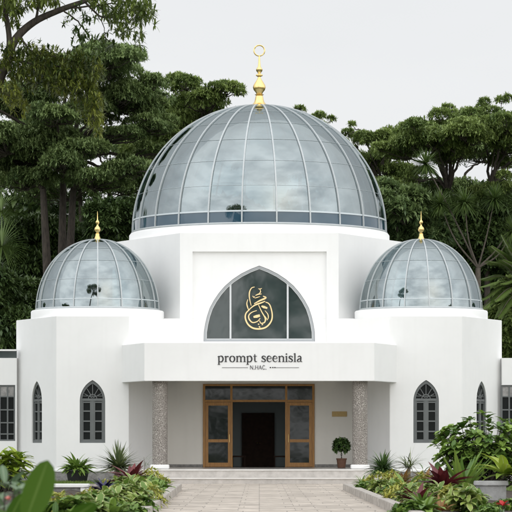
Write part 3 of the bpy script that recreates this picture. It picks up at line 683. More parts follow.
# ---------------------------------------------------------------- lettering on the fascia
SG = empty('sign', (0, -2.405, 4.0), 'dark serif lettering reading prompt seenisla with a small ruled line beneath, on the white fascia', 'sign')
# glyphs: x across, y down, x-height 10, baseline y=0 -> negative is up; (width, points)
TH, TN = 2.1, .75
def stem(x, y0=-10, y1=0, foot=True, head=True):
    s = [((TH, TH), [(x, y0), (x, y1)])]
    if foot: s.append(((TN, TN), [(x-2.1, y1-.3), (x+2.1, y1-.3)]))
    if head: s.append(((.5, 1.3), [(x-2.3, y0+1.3), (x+.2, y0+.4)]))
    return s
def bowl(cx, r=4.3): return [((TN, TH, TH*1.1, TH, TN, TH, TH*1.1, TH, TN), [(cx+r*math.sin(a)*.92, -5-4.9*math.cos(a)) for a in np.linspace(0, 2*math.pi, 17)])]
G = {
 'p': (11.5, stem(2.6, -10, 4.6)+[((TN, 1.2, TH, TH*1.1, TH, 1.2, TN), [(2.9, -8.4), (5, -9.8), (8, -9.2), (9.6, -5), (8, -1), (5.2, -.1), (2.9, -1.6)])]),
 'r': (8.2, stem(2.6)+[((TN, 1.2), [(3, -7), (5.2, -9.6)]), ((1.2, 2.2), [(5, -9.5), (7.2, -8.9)])]),
 'o': (11, bowl(5.3)),
 'm': (17.5, stem(2.6)+stem(8.8, -8.6, 0, True, False)+stem(15, -8.6, 0, True, False)+[((TN, 1.3, TH), [(3, -7.6), (6, -9.9), (8.8, -8)]), ((TN, 1.3, TH), [(9.2, -7.6), (12.2, -9.9), (15, -8)])]),
 't': (7.6, [((1.0, TH, TH, 1.4, .6), [(3.2, -13.2), (3.2, -9), (3.2, -3), (4.2, -.4), (6.8, -1)]), ((TN, TN), [(.6, -9.7), (6.6, -9.7)])]),
 's': (8.6, [((.7, 1.2, TH, TH*1.1, TH, 1.2, .7), [(7, -7.6), (5.6, -9.7), (2.6, -9.4), (1.9, -7), (6.2, -4), (6.9, -1.6), (4.4, -.2), (1.2, -1.6)]), ((TN, TN), [(7.2, -9.8), (7.2, -7)]), ((TN, TN), [(1.1, -3), (1.1, 0)])]),
 'e': (9.8, [((1.1, 1.2, TN, TH, TH*1.1, TH, 1.3, .8, .6), [(8.1, -5.7), (8.0, -7.8), (6.7, -9.4), (4.8, -9.9), (2.5, -8.6), (1.5, -5.2), (2.5, -1.7), (5.0, -.3), (7.2, -.8), (8.7, -2.3)]), ((TN, TN), [(1.6, -5.5), (8.6, -5.5)])]),
 'n': (11.8, stem(2.6)+stem(9.2, -8.6, 0, True, False)+[((TN, 1.3, TH), [(3, -7.6), (6.2, -9.9), (9.2, -8)])]),
 'i': (5.4, stem(2.6)+[((2.4, 2.4), [(2.5, -14.2), (2.5, -12.2)])]),
 'l': (5.6, stem(2.7, -14.6, 0)),
 'a': (10, [((1.2, 1.3, TH, TH, 1.5, .6), [(1.8, -8), (4, -9.9), (6.8, -8.4), (6.9, -4), (7, -1), (9.4, -.4)]), ((TN, TH, TH, 1, TN), [(6.8, -6), (3, -4.6), (1.4, -2.4), (3, -.2), (6.6, -1.8)])]),
}
text = 'prompt seenisla'; sp = {' ': 6.2}
tot = sum(G[c][0] if c != ' ' else sp[c] for c in text)
x0p, x1p, base = 217.4, 302.6, 361.9; D1 = 93.59; s_ = (x1p-x0p)/tot; u = D1/F
cur = 0; usc = s_*u; vs = 10*s_
for ch in text:
    if ch == ' ': cur += sp[ch]; continue
    g = ribbons([(w, p) for w, p in G[ch][1]], -2.401, .018, PX(x0p+cur*s_, D1), PZ(base, D1), usc); 
    g.build('letter', M['black'], SG); cur += G[ch][0]
# second line: rules, small uppercase run and dots
rl = lambda x0, x1, w, mt: ribbons([((w, w), [(0, 0), ((x1-x0), 0)])], -2.401, .012, PX(x0, D1), PZ(367.6, D1), u).build('rule', mt, SG)
rl(222, 248, .42, M['greyletter']); rl(275, 299, .40, M['greyletter'])
for q in (269.8, 272.2, 274.2): ribbons([((1.0, 1.0), [(0, 0), (1.3, 0)])], -2.401, .014, PX(q, D1), PZ(367.5, D1), u).build('dot', M['black'], SG)
small = {'N': [(.45, [(0, 4), (0, 0)]), (.75, [(0, 0), (2.6, 4)]), (.45, [(2.6, 4), (2.6, 0)])], '.': [(.8, [(0, 3.6), (.5, 4)])], 'H': [(.7, [(0, 0), (0, 4)]), (.7, [(2.4, 0), (2.4, 4)]), (.4, [(0, 2), (2.4, 2)])],
 'A': [(.4, [(0, 4), (1.3, 0)]), (.75, [(1.3, 0), (2.6, 4)]), (.35, [(.6, 2.7), (2, 2.7)])], 'C': [(.6, [(2.4, .6), (1, 0), (0, 2), (1, 4), (2.4, 3.3)])]}
xx = 250.3
for ch, adv in (('N', 3.6), ('.', 1.6), ('H', 3.4), ('A', 3.6), ('C', 3.2), ('.', 1.2)):
    ribbons([((w, w), p) for w, p in small[ch]], -2.401, .012, PX(xx, D1), PZ(365.4, D1), u).build('small_letter', M['greyletter'], SG); xx += adv

# brass plaque on the porch wall
pq = MB().box(PX(332, D2), PX(347, D2), 4.405, 4.437, PZ(416.6, D2), PZ(411.4, D2)).build('plaque', mat('brass', (.42, .30, .13), .4, metal=.6, noise=.2, nscale=20), bevel=.006)
props(pq, 'small blank brass plaque on the porch wall between the door and the right column', 'plaque')

# ---------------------------------------------------------------- plants
def sphere_dirs(n, zmin=-.2, zmax=1):
    z = rng.uniform(zmin, zmax, n); a = rng.uniform(0, 6.283, n); r = np.sqrt(1-z*z); return np.stack((r*np.cos(a), r*np.sin(a), z), 1)
def rosette(name, h, rad, n, w, matn, shape='strap', zmin=.15, droop=1.0, fold=.35, stem_h=0, base=(0, 0, 0)):
    L_ = Leaves(); d = sphere_dirs(n, zmin, .98); o = np.argsort(-d[:, 2]); ln = np.full(n, rad)*(.65+.45*rng.random(n))
    b = np.zeros((n, 3))+np.array(base); b[:, 2] += stem_h+rng.uniform(0, h*.15, n)
    L_.add(b, d, ln, w*(.8+.4*rng.random(n)), droop, 5, fold, None, shape, roll=.15)
    return L_
def mound(h, rad, nst, nl, ll, lw, shape='oval', droop=.8, zmin=.0, fold=.2):
    """leafy mound: whorls of leaves at shoot tips over a low dome"""
    L_ = Leaves(); d = sphere_dirs(nst, zmin, 1); c = d*np.array((rad, rad, h))*(.55+.45*rng.random((nst, 1))**.5); c[:, 2] = np.maximum(c[:, 2], .05)
    ax = unit(d+np.array((0, 0, .6))); sprays(L_, c, ax, nl, ll, lw, 1.15, droop, None, shape, 4, fold)
    return L_
protos = {}
def place(proto, name, px, py, scale, label, cat, group=None, rot=None, z=None, D=None):
    """stand a plant where it grows; first use makes the mesh, later ones share it"""
    if D is None: X, Y = ground_at(px, py)
    else: X, Y = PX(px, D), D+CY
    me = protos[proto]; o = bpy.data.objects.new(name, me); COL.objects.link(o)
    o.location = (X, Y, .06 if z is None else z); o.scale = (scale, scale, scale*random.uniform(.92, 1.08)); o.rotation_euler = (0, 0, random.uniform(0, 6.28) if rot is None else rot)
    return props(o, label, cat, group)
def proto(key, L_, m):
    o = L_.build(key, m); protos[key] = o.data; bpy.data.objects.remove(o)
proto('hosta', rosette('', .5, .55, 46, .17, None, 'oval', .15, 1.5, .3), LM['green'])
proto('hosta_cream', mound(.42, .42, 40, 6, .24, .115, 'oval', .9), LM['cream'])
proto('croton_yellow', mound(.50, .42, 52, 6, .20, .062, 'lance', .7), LM['yellow'])
proto('croton_orange', mound(.42, .36, 30, 6, .24, .075, 'lance', .5), LM['orange'])
proto('cover_green', mound(.36, .40, 44, 6, .22, .10, 'oval', .9), LM['green'])
proto('cordyline', rosette('', .6, .85, 44, .19, None, 'lance', .22, .75, .35), LM['red'])
proto('cordyline_orange', rosette('', .5, .62, 26, .13, None, 'lance', .3, .7, .35), LM['orange'])
proto('fern', rosette('', .5, .66, 230, .055, None, 'lance', -.25, .9, .25, stem_h=.36), LM['dark'])
proto('fern_green', rosette('', .5, .62, 90, .06, None, 'strap', .1, 1.2, .25), LM['green'])
proto('navy', rosette('', .4, .42, 34, .07, None, 'lance', .1, .7, .35), LM['navy'])
proto('purple', rosette('', .4, .42, 24, .09, None, 'lance', .1, 1.1, .35), LM['purple'])
proto('sword', rosette('', .8, 1.1, 26, .13, None, 'lance', .72, .15, .4), LM['green'])
proto('silver', rosette('', .5, .55, 24, .14, None, 'lance', .35, .8, .3), LM['silver'])

def stemmed(name, loc, label, cat, leaves, lm, stems, smat, group=None, lname='foliage', sname='stem'):
    e = empty(name, loc, label, cat, group); o = leaves.build(lname, lm); o.location = loc; put(o, e)
    if stems:
        s = stems.build(sname, smat, smooth=True); s.location = loc; put(s, e)
    return e

# --- left bed
X, Y = ground_at(118, 487)
L_ = Leaves(); n = 190; d = sphere_dirs(n, -.2, 1); L_.add(np.tile((0, 0, .55), (n, 1))+rng.normal(0, .03, (n, 3)), d, rng.uniform(.55, .95, n), .07, .35, 4, .3, None, 'lance')
sm = MB()
for i in range(9): a = i*.7; sm.tube([(0.07*math.cos(a), .07*math.sin(a), 0), (.10*math.cos(a), .10*math.sin(a), .3), (.03*math.cos(a), .03*math.sin(a), .58)], [.035, .03, .02], 6)
stemmed('fan_palm', (X, Y, .08), 'small spiky fan palm on pale stems at the far end of the left bed', 'palm', L_, LM['sword'], sm, M['palebark'])
X, Y = PX(144, 89), 89+CY
L_ = Leaves(); n = 40; c = np.stack((rng.normal(0, .12, n), rng.normal(0, .1, n), rng.uniform(.3, .95, n)), 1); L_.add(c, sphere_dirs(n, -.1, .9), rng.uniform(.2, .5, n), .02, .6, 3, .2, None, 'lance')
sm = MB(); sm.tube([(0, 0, 0), (.03, 0, .5), (.0, 0, .95)], [.015, .012, .006], 5); sm.tube([(0, 0, .2), (-.1, 0, .5), (-.12, 0, .8)], [.01, .008, .004], 5)
stemmed('wispy_shrub', (X, Y, 0), 'wispy thin-leaved shrub in front of the left column', 'shrub', L_, LM['silver'], sm, M['palebark'])
place('cordyline', 'cordyline', 132, 493, 1.0, 'small maroon cordyline beside the spiky fan palm', 'cordyline', z=.24)
place('croton_yellow', 'croton', 152, 487.5, 1.05, 'bright yellow croton at the far corner of the left bed, nearest the steps', 'croton')
place('croton_yellow', 'croton', 162, 489.5, .72, 'small yellow-green croton at the tip of the left kerb', 'croton')
place('navy', 'bromeliad', 104, 503, 1.35, 'dark navy rosette plant standing by the left lawn', 'bromeliad', z=.25)
place('croton_yellow', 'croton', 106, 489, .5, 'pale yellow tufted croton just behind the navy rosette plant', 'croton')
left = [('hosta', 160, 495, .8), ('hosta', 144, 496, .9), ('cover_green', 150, 493, 1.0), ('croton_yellow', 139, 495, .8), ('hosta_cream', 126, 499, .95), ('hosta_cream', 139, 503, .95), ('hosta', 153, 501, .75),
 ('hosta_cream', 129, 509, .95), ('croton_yellow', 148, 508, .75), ('cover_green', 118, 502, .9), ('croton_yellow', 113, 514, .7), ('hosta_cream', 120, 515, .9), ('croton_orange', 97, 516, .55), ('croton_yellow', 90, 514, .7),
 ('cover_green', 82, 519, .9), ('croton_orange', 74, 515, .6), ('hosta_cream', 104, 518, .85), ('cover_green', 138, 515, .75), ('cover_green', 95, 520, 1), ('croton_yellow', 66, 520, .7), ('hosta_cream', 85, 526, .9), ('hosta', 112, 526, .8), ('cover_green', 66, 528, 1), ('cover_green', 128, 524, .7), ('croton_yellow', 50, 524, .8)]
def rname(k): return {'hosta': 'hosta', 'hosta_cream': 'variegated_shrub', 'croton_yellow': 'croton', 'croton_orange': 'croton', 'cover_green': 'leafy_shrub', 'fern_green': 'fern', 'fern': 'fern', 'silver': 'silver_plant', 'purple': 'purple_rosette', 'cordyline_orange': 'cordyline', 'cordyline': 'cordyline'}[k]
desc = {'hosta': 'broad-leaved green hosta', 'hosta_cream': 'cream-edged leafy shrub', 'croton_yellow': 'yellow-green croton', 'croton_orange': 'orange-tinged croton', 'cover_green': 'plain green leafy shrub', 'fern_green': 'mid-green strappy fern', 'fern': 'dark green fern', 'silver': 'silvery green rosette', 'purple': 'purple and white rosette', 'cordyline_orange': 'orange-brown cordyline', 'cordyline': 'maroon cordyline'}
ORD = ['nearest the steps', 'second from the steps', 'third from the steps', 'fourth from the steps', 'fifth from the steps', 'sixth from the steps', 'seventh from the steps', 'eighth from the steps', 'ninth from the steps', 'tenth from the steps']
def bed(items, side):
    items = sorted(items, key=lambda t: t[2]); cnt = {}
    for k, px, py, s_ in items:
        i = cnt.get(k, 0); cnt[k] = i+1
        place(k, rname(k), px, py, s_*1.22, '%s in the %s bed, %s of its kind there' % (desc[k], side, ORD[i]), rname(k).replace('_', ' ').replace('variegated ', '').replace('leafy ', ''), 'low plants filling the %s bed' % side)
bed(left, 'left')
# --- potted plant by the left wall
e = empty('potted_plant', (PX(77.5, 94.6), -1.4, 0), 'bushy dark green plant in a wide black pot under the left arched window', 'potted plant')
xx, yy = PX(77.5, 94.6), -1.4
MB().lathe([(.30, -.03), (.34, .02), (.41, .38), (.45, .40), (.45, .46), (.41, .46), (.38, .40)], (xx, yy, 0), 28).build('pot', M['darkpot'], e, smooth=True)
L_ = Leaves(); n = 150; d = sphere_dirs(n, .05, .95); L_.add(np.tile((xx, yy, .42), (n, 1))+rng.normal(0, .07, (n, 3))*(1, 1, .3), d, rng.uniform(.45, .85, n), .15, 1.1, 5, .3, None, 'lance', roll=.3)
L_.build('foliage', LM['green'], e)
# --- lime shrub at the left edge
def leafy_shrub(loc, w, h, nst, nl, ll, lw, lm, label, name='broadleaf_shrub', seed=1, zlo=.35, spread=1.15, shape='oval', dp=.7):
    r = np.random.default_rng(seed); L_ = Leaves(); sm = MB(); tips = []
    for i in range(nst):
        a = r.uniform(0, 6.28); q = r.random()**.5; t = np.array((w*q*math.cos(a), w*.8*q*math.sin(a), h*(zlo+(1-zlo)*r.random()**.7*(1-.45*q*q)))); tips.append(t)
        mid = t*np.array((.55, .55, .5)); sm.tube([(0.04*math.cos(a), .04*math.sin(a), 0), mid, t], [.02, .013, .006], 5)
    tips = np.array(tips); ax = unit(tips*np.array((1, 1, .35))+np.array((0, 0, .5*h))); sprays(L_, tips, ax, nl, ll, lw, spread, dp, None, shape, 4, .22)
    mids = tips*(.75, .75, .78)+r.normal(0, .06, tips.shape); sprays(L_, mids, ax, max(4, nl-2), ll, lw, 1.4, dp, None, shape, 4, .22)
    return stemmed(name, loc, label, 'shrub', L_, lm, sm, M['bark'])
leafy_shrub((PX(8, 70), -26, 0), .62, 1.22, 15, 7, .46, .15, LM['lime'], 'lime green long-leaved shrub at the left edge below the annex window', seed=3, zlo=.45)
leafy_shrub((PX(-2, 73), -23, 0), .8, .9, 40, 6, .26, .12, LM['dark'], 'dark green shrub behind the lime shrub at the left edge', seed=4, zlo=.3)
# --- low white bench on the left lawn
xa, xb = PX(45, 72), PX(88.5, 72)
bn = empty('garden_bench', ((xa+xb)/2, -24, 0), 'low white masonry bench on the left lawn behind the blurred leaf', 'bench')
MB().box(xa+.06, xb-.06, -24.0, -23.5, -.05, .215).build('base', M['stone'], bn, bevel=.01)  # grey colour stands in for shade and leaves on the bench's white front
MB().box(xa, xb, -24.1, -23.4, .216, .31).build('seat', M['pot_white'], bn, bevel=.012)
MB().box(xb-.22, xb+.0, -24.07, -23.43, -.05, .215).build('support', M['pot_white'], bn, bevel=.01)

# --- right bed
right = [('fern', 383, 487, .92), ('fern_green', 362, 489, .62), ('croton_yellow', 377, 491, .85), ('cover_green', 368, 494, .7), ('croton_yellow', 391, 492, .85), ('hosta_cream', 383, 497, .8), ('croton_orange', 394, 488, .8), ('cordyline_orange', 404, 487, .75), ('cordyline_orange', 425, 488, .85),
 ('hosta', 405, 500, 1.15), ('cover_green', 394, 500, .7), ('croton_yellow', 398, 506, .75), ('hosta_cream', 412, 508, .75), ('fern_green', 422, 514, .8), ('cover_green', 430, 498, 1.0), ('croton_yellow', 424, 493, .8), ('purple', 436, 499, .9), ('cordyline', 418, 509, .62),
 ('croton_yellow', 452, 508, .75), ('hosta_cream', 432, 507, .9), ('croton_orange', 470, 514, .6), ('cover_green', 462, 507, 1.0), ('hosta', 425, 520, .8), ('hosta_cream', 465, 517, .9), ('cover_green', 478, 517, .6), ('cover_green', 490, 520, .5), ('cordyline_orange', 440, 518, .55), ('cover_green', 410, 520, .7), ('hosta_cream', 418, 502, .6), ('cover_green', 505, 515, .6), ('croton_yellow', 470, 506, .5)]
bed(right, 'right')
place('cordyline', 'cordyline', 443, 501, 1.1, 'large dark maroon cordyline in front of the big shrub', 'cordyline', z=.22)
place('sword', 'sword_plant', 462, 500, 1.3, 'upright green sword-leaved plant behind the large maroon cordyline', 'sword plant')
X, Y = PX(409, 86), -10.0
L_ = Leaves(); n = 64; d = sphere_dirs(n, .1, 1); L_.add(np.tile((0, 0, .55), (n, 1))+rng.normal(0, .04, (n, 3)), d, rng.uniform(.5, 1.0, n), .032, .9, 5, .3, None, 'lance')
sm = MB(); [sm.tube([(.05*math.cos(a), .05*math.sin(a), 0), (.02*math.cos(a), 0, .6)], [.03, .02], 6) for a in (0, 1.6, 3.1, 4.7)]
stemmed('arching_palm', (X, Y, .05), 'airy thin-leaved arching palm in front of the right wing wall', 'palm', L_, LM['sword'], sm, M['palebark'])
L_ = Leaves(); c = np.array([(0, 0, .35), (0, 0, .45), (0, 0, .5), (.02, 0, .4)]); L_.add(c, [(.8, 0, .6), (.9, .2, .3), (-.3, .1, .8), (.5, .1, .8)], [.42, .38, .3, .35], .12, 1.0, 5, .3, None, 'oval')
sm = MB().tube([(0, 0, 0), (0, 0, .5)], .012, 5)
stemmed('broadleaf_seedling', (PX(423, 85), -11, .05), 'young plant with a few broad leaves beside the arching palm', 'plant', L_, LM['dark'], sm, M['bark'])
leafy_shrub((PX(482, 72), -24, 0), 1.30, 2.35, 170, 7, .26, .145, LM['green'], 'large glossy broad-leaved shrub in front of the right annex and wing', seed=8, zlo=.25)
leafy_shrub((PX(492, 75), -21, 0), 1.3, 1.7, 90, 6, .26, .12, LM['dark'], 'dark lower shrub close behind the large glossy shrub', seed=9, zlo=.2)
# octagonal stone pedestal planter with lime bird's-nest plant
D = 62.0; xc = PX(491, D); yc = D+CY
pd = empty('pedestal_planter', (xc, yc, 0), 'octagonal grey stone pedestal planter at the right edge', 'planter')
oc = lambda r: [(xc+r*math.cos(R(22.5+45*i)), yc+r*math.sin(R(22.5+45*i))) for i in range(8)]
MB().prism(oc(.38), 0, .44).build('body', M['stone'] if False else mat('pale_stone', (.33, .33, .325), .75, col2=(.24, .24, .235), nscale=6, bump=.3), pd, bevel=.008)
MB().prism(oc(.435), .441, .55).build('cap', mat('pale_stone_cap', (.42, .42, .415), .7, col2=(.32, .32, .315), nscale=6, bump=.3), pd, bevel=.015)
MB().prism(oc(.41), -.02, .07).build('foot', M['stone'], pd, bevel=.01)
L_ = Leaves(); n = 22; d = sphere_dirs(n, .1, .9); L_.add(np.zeros((n, 3)), d, rng.uniform(.65, .95, n), .24, 1.0, 6, .25, None, 'lance', roll=.2)
lo = L_.build('birds_nest_fern', LM['lime']); lo.location = (xc+.34, yc+.05, .66); props(lo, 'lime green plant with broad pointed leaves on the pedestal planter', 'fern')
L_ = Leaves(); n = 9; d = sphere_dirs(n, .2, .9); L_.add(np.zeros((n, 3)), d, .16, .10, .8, 4, .3, None, 'oval')
e = empty('red_flower', (PX(503, 50), 50+CY, .25), 'red flower head rising at the bottom right corner', 'flower')
o = L_.build('petal', LM['redflower']); o.location = (0, 0, .0); o.parent = e
sm = MB().tube([(0, 0, -.3), (0, 0, 0)], .012, 6).build('stem', M['soil']); sm.parent = e
place('silver', 'silver_plant', 503, 530, .55, 'silvery green rosette around the red flower at the bottom right', 'plant')

# --- topiary on the porch
tx, ty = PX(341.5, 97.6), 1.6; tz = .492
e = empty('potted_topiary', (tx, ty, tz), 'round-headed little tree in a brown pot beside the right column', 'potted plant')
MB().lathe([(.13, 0), (.145, .01), (.185, .30), (.20, .31), (.20, .36), (.17, .36), (.16, .31)], (tx, ty, tz), 24).build('pot', M['clay'], e, smooth=True)
sm = MB(); [sm.tube([(tx+a*.03, ty, tz+.3), (tx-a*.02, ty+.01, tz+.5), (tx+a*.05, ty, tz+.75)], [.016, .013, .01], 6) for a in (-1, 1)]
sm.build('stem', M['bark'], e)
L_ = Leaves(); n = 120; d = sphere_dirs(n, -.75, 1); c = d*np.array((.29, .27, .22))*(.75+.3*rng.random((n, 1)))+np.array((tx, ty, tz+.85)); sprays(L_, c+rng.normal(0, .03, c.shape), d, 5, .17, .075, 1.2, .7, None, 'oval', 3, .2)
L_.build('foliage', LM['dark'], e)

# --- near, out-of-focus plants at the lower corners
D = 20.0
def q(px, py, D=D): return P(px, py, D)
L_ = Leaves()
def nearleaf(L_, a, b, width, D, bend=0, tint=.5, dy=.0):
    A, Bq = P(a[0], a[1], D), P(b[0], b[1], D+dy); ln = np.linalg.norm(Bq-A); L_.add([A], [unit(Bq-A)], ln, width, bend, 12, .18, tint, 'oval', side=(1, .35, .1))
L_.add([P(26, 520, D)], [unit(P(48, 459, D)-P(26, 520, D))], .49, .25, .03, 14, .2, .8, 'oval', side=(1, .5, .1))
nearleaf(L_, (38, 526), (98, 503), .13, 21, .1, .1)
nearleaf(L_, (60, 530), (93, 499), .15, 19, .3, .0); nearleaf(L_, (5, 530), (22, 492), .13, 21, .2, .1); nearleaf(L_, (45, 540), (80, 508), .13, 20.5, .3, .2); nearleaf(L_, (20, 535), (-8, 505), .12, 20.5, .3, .5)
e = empty('broadleaf_plant', (PX(35, 20), 20+CY, 0), 'out-of-focus plant with one big upright leaf at the bottom left', 'plant')
L_.build('foliage', LM['bigleaf'], e)
sm = MB(); [sm.tube([(PX(35, 20)+i*.02, 20+CY, 0), (PX(35, 20), 20+CY+i*.02, .5), P(a, b, 20+c)], [.018, .015, .008], 6) for i, (a, b, c) in enumerate(((27, 517, 0), (38, 527, 1), (45, 541, .5), (20, 536, .5)))]
sm.build('stem', M['bark'], e, smooth=True)
e = empty('silver_foliage_plant', (PX(3, 24), 24+CY, 0), 'out-of-focus grey-green plant with a pink bud at the bottom left edge', 'plant')
L_ = Leaves(); r5 = np.random.default_rng(5); n = 26; c = np.array([P(r5.uniform(-10, 26), r5.uniform(482, 512), 24+r5.uniform(-.4, .4)) for _ in range(n)])
L_.add(c, sphere_dirs(n, -.1, .9), r5.uniform(.12, .25, n), .075, .6, 6, .2, None, 'oval'); L_.build('foliage', LM['silver'], e)
sm = MB(); [sm.tube([(PX(3, 24), 24+CY, 0), c[i]], [.012, .005], 5) for i in range(0, n, 2)]; sm.build('stem', M['bark'], e)
L_ = Leaves(); b = P(8, 500, 23.4); L_.add(np.tile(b, (10, 1)), sphere_dirs(10, .1, .9), .045, .03, .3, 3, .2, None, 'oval'); L_.build('bud', LM['pink'], e)

# ---------------------------------------------------------------- trees
def limb(mb, pts, r0, r1, n=7, seg=5, wob=.0):
    p = [np.array(a, float) for a in pts]; out_ = []
    if len(p) > 2:
        p = [2*p[0]-p[1]]+p+[2*p[-1]-p[-2]]
        for i in range(1, len(p)-2):
            for t in np.linspace(0, 1, seg, endpoint=False):
                out_.append(.5*((2*p[i])+(-p[i-1]+p[i+1])*t+(2*p[i-1]-5*p[i]+4*p[i+1]-p[i+2])*t*t+(-p[i-1]+3*p[i]-3*p[i+1]+p[i+2])*t**3))
        out_.append(p[-2])
    else: out_ = p
    if wob: out_ = [o+rng.normal(0, wob, 3) if 0 < i < len(out_)-1 else o for i, o in enumerate(out_)]
    k = len(out_); mb.tube(out_, [r0+(r1-r0)*i/(k-1) for i in range(k)], n); return out_
def rain_tree(D, base_px, forks, lobes, lm, label, dens=1.0, pad_r=(26, 40), leaf=(.19, .062), spread_y=4.0, seed=0, name='rain_tree', tr=.42, nleaf=7, group='rain trees behind the mosque', droop=.35, shape='lance', tintmean=.48, flat=.62, padk=1.0):
    """trunk forks into limbs; limbs run out under flat leaf pads that fill the lobes of the crown"""
    r = np.random.default_rng(seed); k = D/F
    bx = PX(base_px, D); e = empty(name, (bx, D+CY, 0), label, 'tree', group)
    tm = MB(); fk = []
    for f in forks:                               # each fork: (px, py, dy) top of a main stem
        p = P(f[0], f[1], D); p[1] += f[2]; fk.append(p)
        b = np.array((bx+(p[0]-bx)*.12, D+CY, -.1)); limb(tm, [b, b*.55+p*.45+np.array(((bx-p[0])*.06, 0, 0)), p], tr*.9, tr*.32, 10)
    L_ = Leaves(); 
    for (cx, cy, rx, ry) in lobes:
        area = rx*ry; npad = max(2, int(area/20*padk)); c0 = P(cx, cy, D); dy0 = r.uniform(-.6, .6)*spread_y
        f = min(fk, key=lambda q_: np.linalg.norm((q_-c0)*(1, 0, 1.6)))
        hub = c0*np.array((.75, 1, 1))+f*np.array((.25, 0, 0)); hub[1] += dy0; hub[2] = c0[2]-ry*k*.9
        midp = f*.5+hub*.5; midp[2] += .1*abs(hub[0]-f[0])+.2
        limb(tm, [f, midp, hub], tr*(.28 if rx > 9 else .12), tr*(.12 if rx > 9 else .05), 7, 5, .03)
        for j in range(npad):
            a = r.uniform(0, 6.28); q_ = r.random()**.5
            ox = rx*k*.82*q_*math.cos(a); oy = spread_y*.55*q_*math.sin(a); oz = ry*k*.95*r.uniform(-1.1, .5)*(1-.4*q_*q_)
            pc = c0+np.array((ox, dy0+oy, oz)); pr = r.uniform(.45, 1.0)*max(min(rx*k*.62, 1.25), .30); ph = pr*flat*r.uniform(.8, 1.3)
            limb(tm, [hub, hub*.45+pc*.55-np.array((0, 0, .25*ph)), pc-np.array((0, 0, ph*.4))], tr*.11, tr*.04, 5, 3, .03)
            nt_ = 5
            for i in range(nt_):
                a2 = r.uniform(0, 6.28); ee = pc+np.array((pr*.85*math.cos(a2), pr*.85*math.sin(a2), ph*.25)); limb(tm, [pc-np.array((0, 0, ph*.4)), ee], tr*.035, .008, 4)
            ns = int(dens*380*pr*pr)+20
            zz = r.random(ns)**.65*1.15-.15; aa = r.uniform(0, 6.28, ns); rr = np.sqrt(np.clip(1-zz*zz, 0, 1)); sh = .72+.42*r.random(ns)
            lump = 1+.22*np.sin(aa*3+r.uniform(0, 6))*r.uniform(.4, 1)
            dirs = np.stack((rr*np.cos(aa)*lump, rr*np.sin(aa)*lump, zz), 1)
            cen = pc+dirs*np.array((pr, pr, ph))*sh[:, None]; ax = unit(dirs*np.array((1, 1, 1.1))+np.array((0, 0, .35))+r.normal(0, .3, (ns, 3)))
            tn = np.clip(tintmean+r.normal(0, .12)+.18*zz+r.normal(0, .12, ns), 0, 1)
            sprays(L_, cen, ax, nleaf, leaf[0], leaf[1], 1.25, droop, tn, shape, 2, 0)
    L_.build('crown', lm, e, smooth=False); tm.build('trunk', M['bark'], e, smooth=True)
    return e
T1 = rain_tree(114, 58, [(44, 190, -.5), (72, 186, .8), (60, 168, 2)],
  [(112, 68, 38, 13), (148, 82, 18, 10), (70, 78, 34, 14), (125, 96, 38, 12), (95, 112, 26, 10), (148, 120, 26, 10), (40, 148, 46, 15), (-8, 140, 30, 18), (122, 134, 22, 8), (20, 180, 30, 9), (100, 182, 30, 9), (150, 170, 22, 8), (20, 96, 34, 16), (88, 154, 20, 9), (-20, 95, 30, 20), (60, 126, 34, 5), (66, 168, 30, 7), (150, 146, 18, 7), (-4, 165, 24, 9), (125, 160, 22, 6)],
  LM['rain2'], 'huge spreading rain tree with twin dark trunks behind the left dome', seed=11, tr=.42)
T2 = rain_tree(121, 176, [(176, 175, 0), (192, 160, 1)],
  [(186, 86, 20, 9), (228, 96, 18, 8), (168, 104, 28, 10), (205, 106, 26, 10), (182, 124, 26, 10), (160, 132, 22, 9), (225, 118, 24, 10), (150, 156, 24, 9), (180, 150, 26, 12), (215, 140, 30, 14)],
  LM['rain'], 'rain tree whose crown rises behind the left flank of the large dome', seed=12, tr=.36)
T3 = rain_tree(117, 484, [(466, 196, .5), (488, 194, -.5), (450, 190, 1)],
  [(428, 124, 24, 9), (455, 119, 22, 11), (490, 119, 28, 12), (470, 138, 34, 11), (430, 143, 32, 11), (508, 146, 20, 12), (398, 152, 24, 9), (452, 104, 5, 3), (481, 104, 6, 3), (500, 106, 4, 2), (532, 140, 26, 16), (500, 160, 16, 5), (445, 156, 26, 6), (410, 134, 16, 9), (470, 124, 22, 9), (505, 132, 20, 8), (444, 132, 24, 9), (488, 193, 30, 4), (510, 164, 12, 5), (500, 180, 14, 4), (416, 174, 16, 8)],
  LM['rain'], 'broad rain tree with fanned dark branches behind the right dome', seed=13, tr=.27)
T4 = rain_tree(126, 372, [(365, 200, 0), (385, 190, 1)],
  [(350, 138, 13, 8), (378, 140, 22, 8), (364, 134, 14, 7), (396, 141, 20, 9), (340, 146, 12, 9), (384, 132, 7, 3), (350, 131, 6, 4), (366, 160, 24, 11), (394, 170, 22, 11), (345, 158, 16, 11), (375, 186, 30, 12)],
  LM['rain'], 'rain tree peeping over the right shoulder of the large dome', seed=14, tr=.30)
T5 = rain_tree(131, 300, [(300, 170, 0)], [(299, 107, 4, 3), (313, 110, 7, 4), (320, 117, 6, 4), (328, 121, 5, 3), (300, 150, 34, 16), (270, 165, 30, 18), (325, 160, 22, 16)],
  LM['rain'], 'treetop sprig showing just above the large dome on its right', seed=15, tr=.26)
def bushy(D, px, lobes, label, seed, lm='under', leaf=(.34, .11), name='evergreen_tree', tm=.4, dens=1.2):
    return rain_tree(D, px, [(px, lobes[0][1]+25, 0)], lobes, LM[lm], label, dens=dens, leaf=leaf, spread_y=2.6, seed=seed, name=name, tr=.22, nleaf=6, group='dark evergreen trees under the rain trees', flat=.75, tintmean=tm, shape='oval')
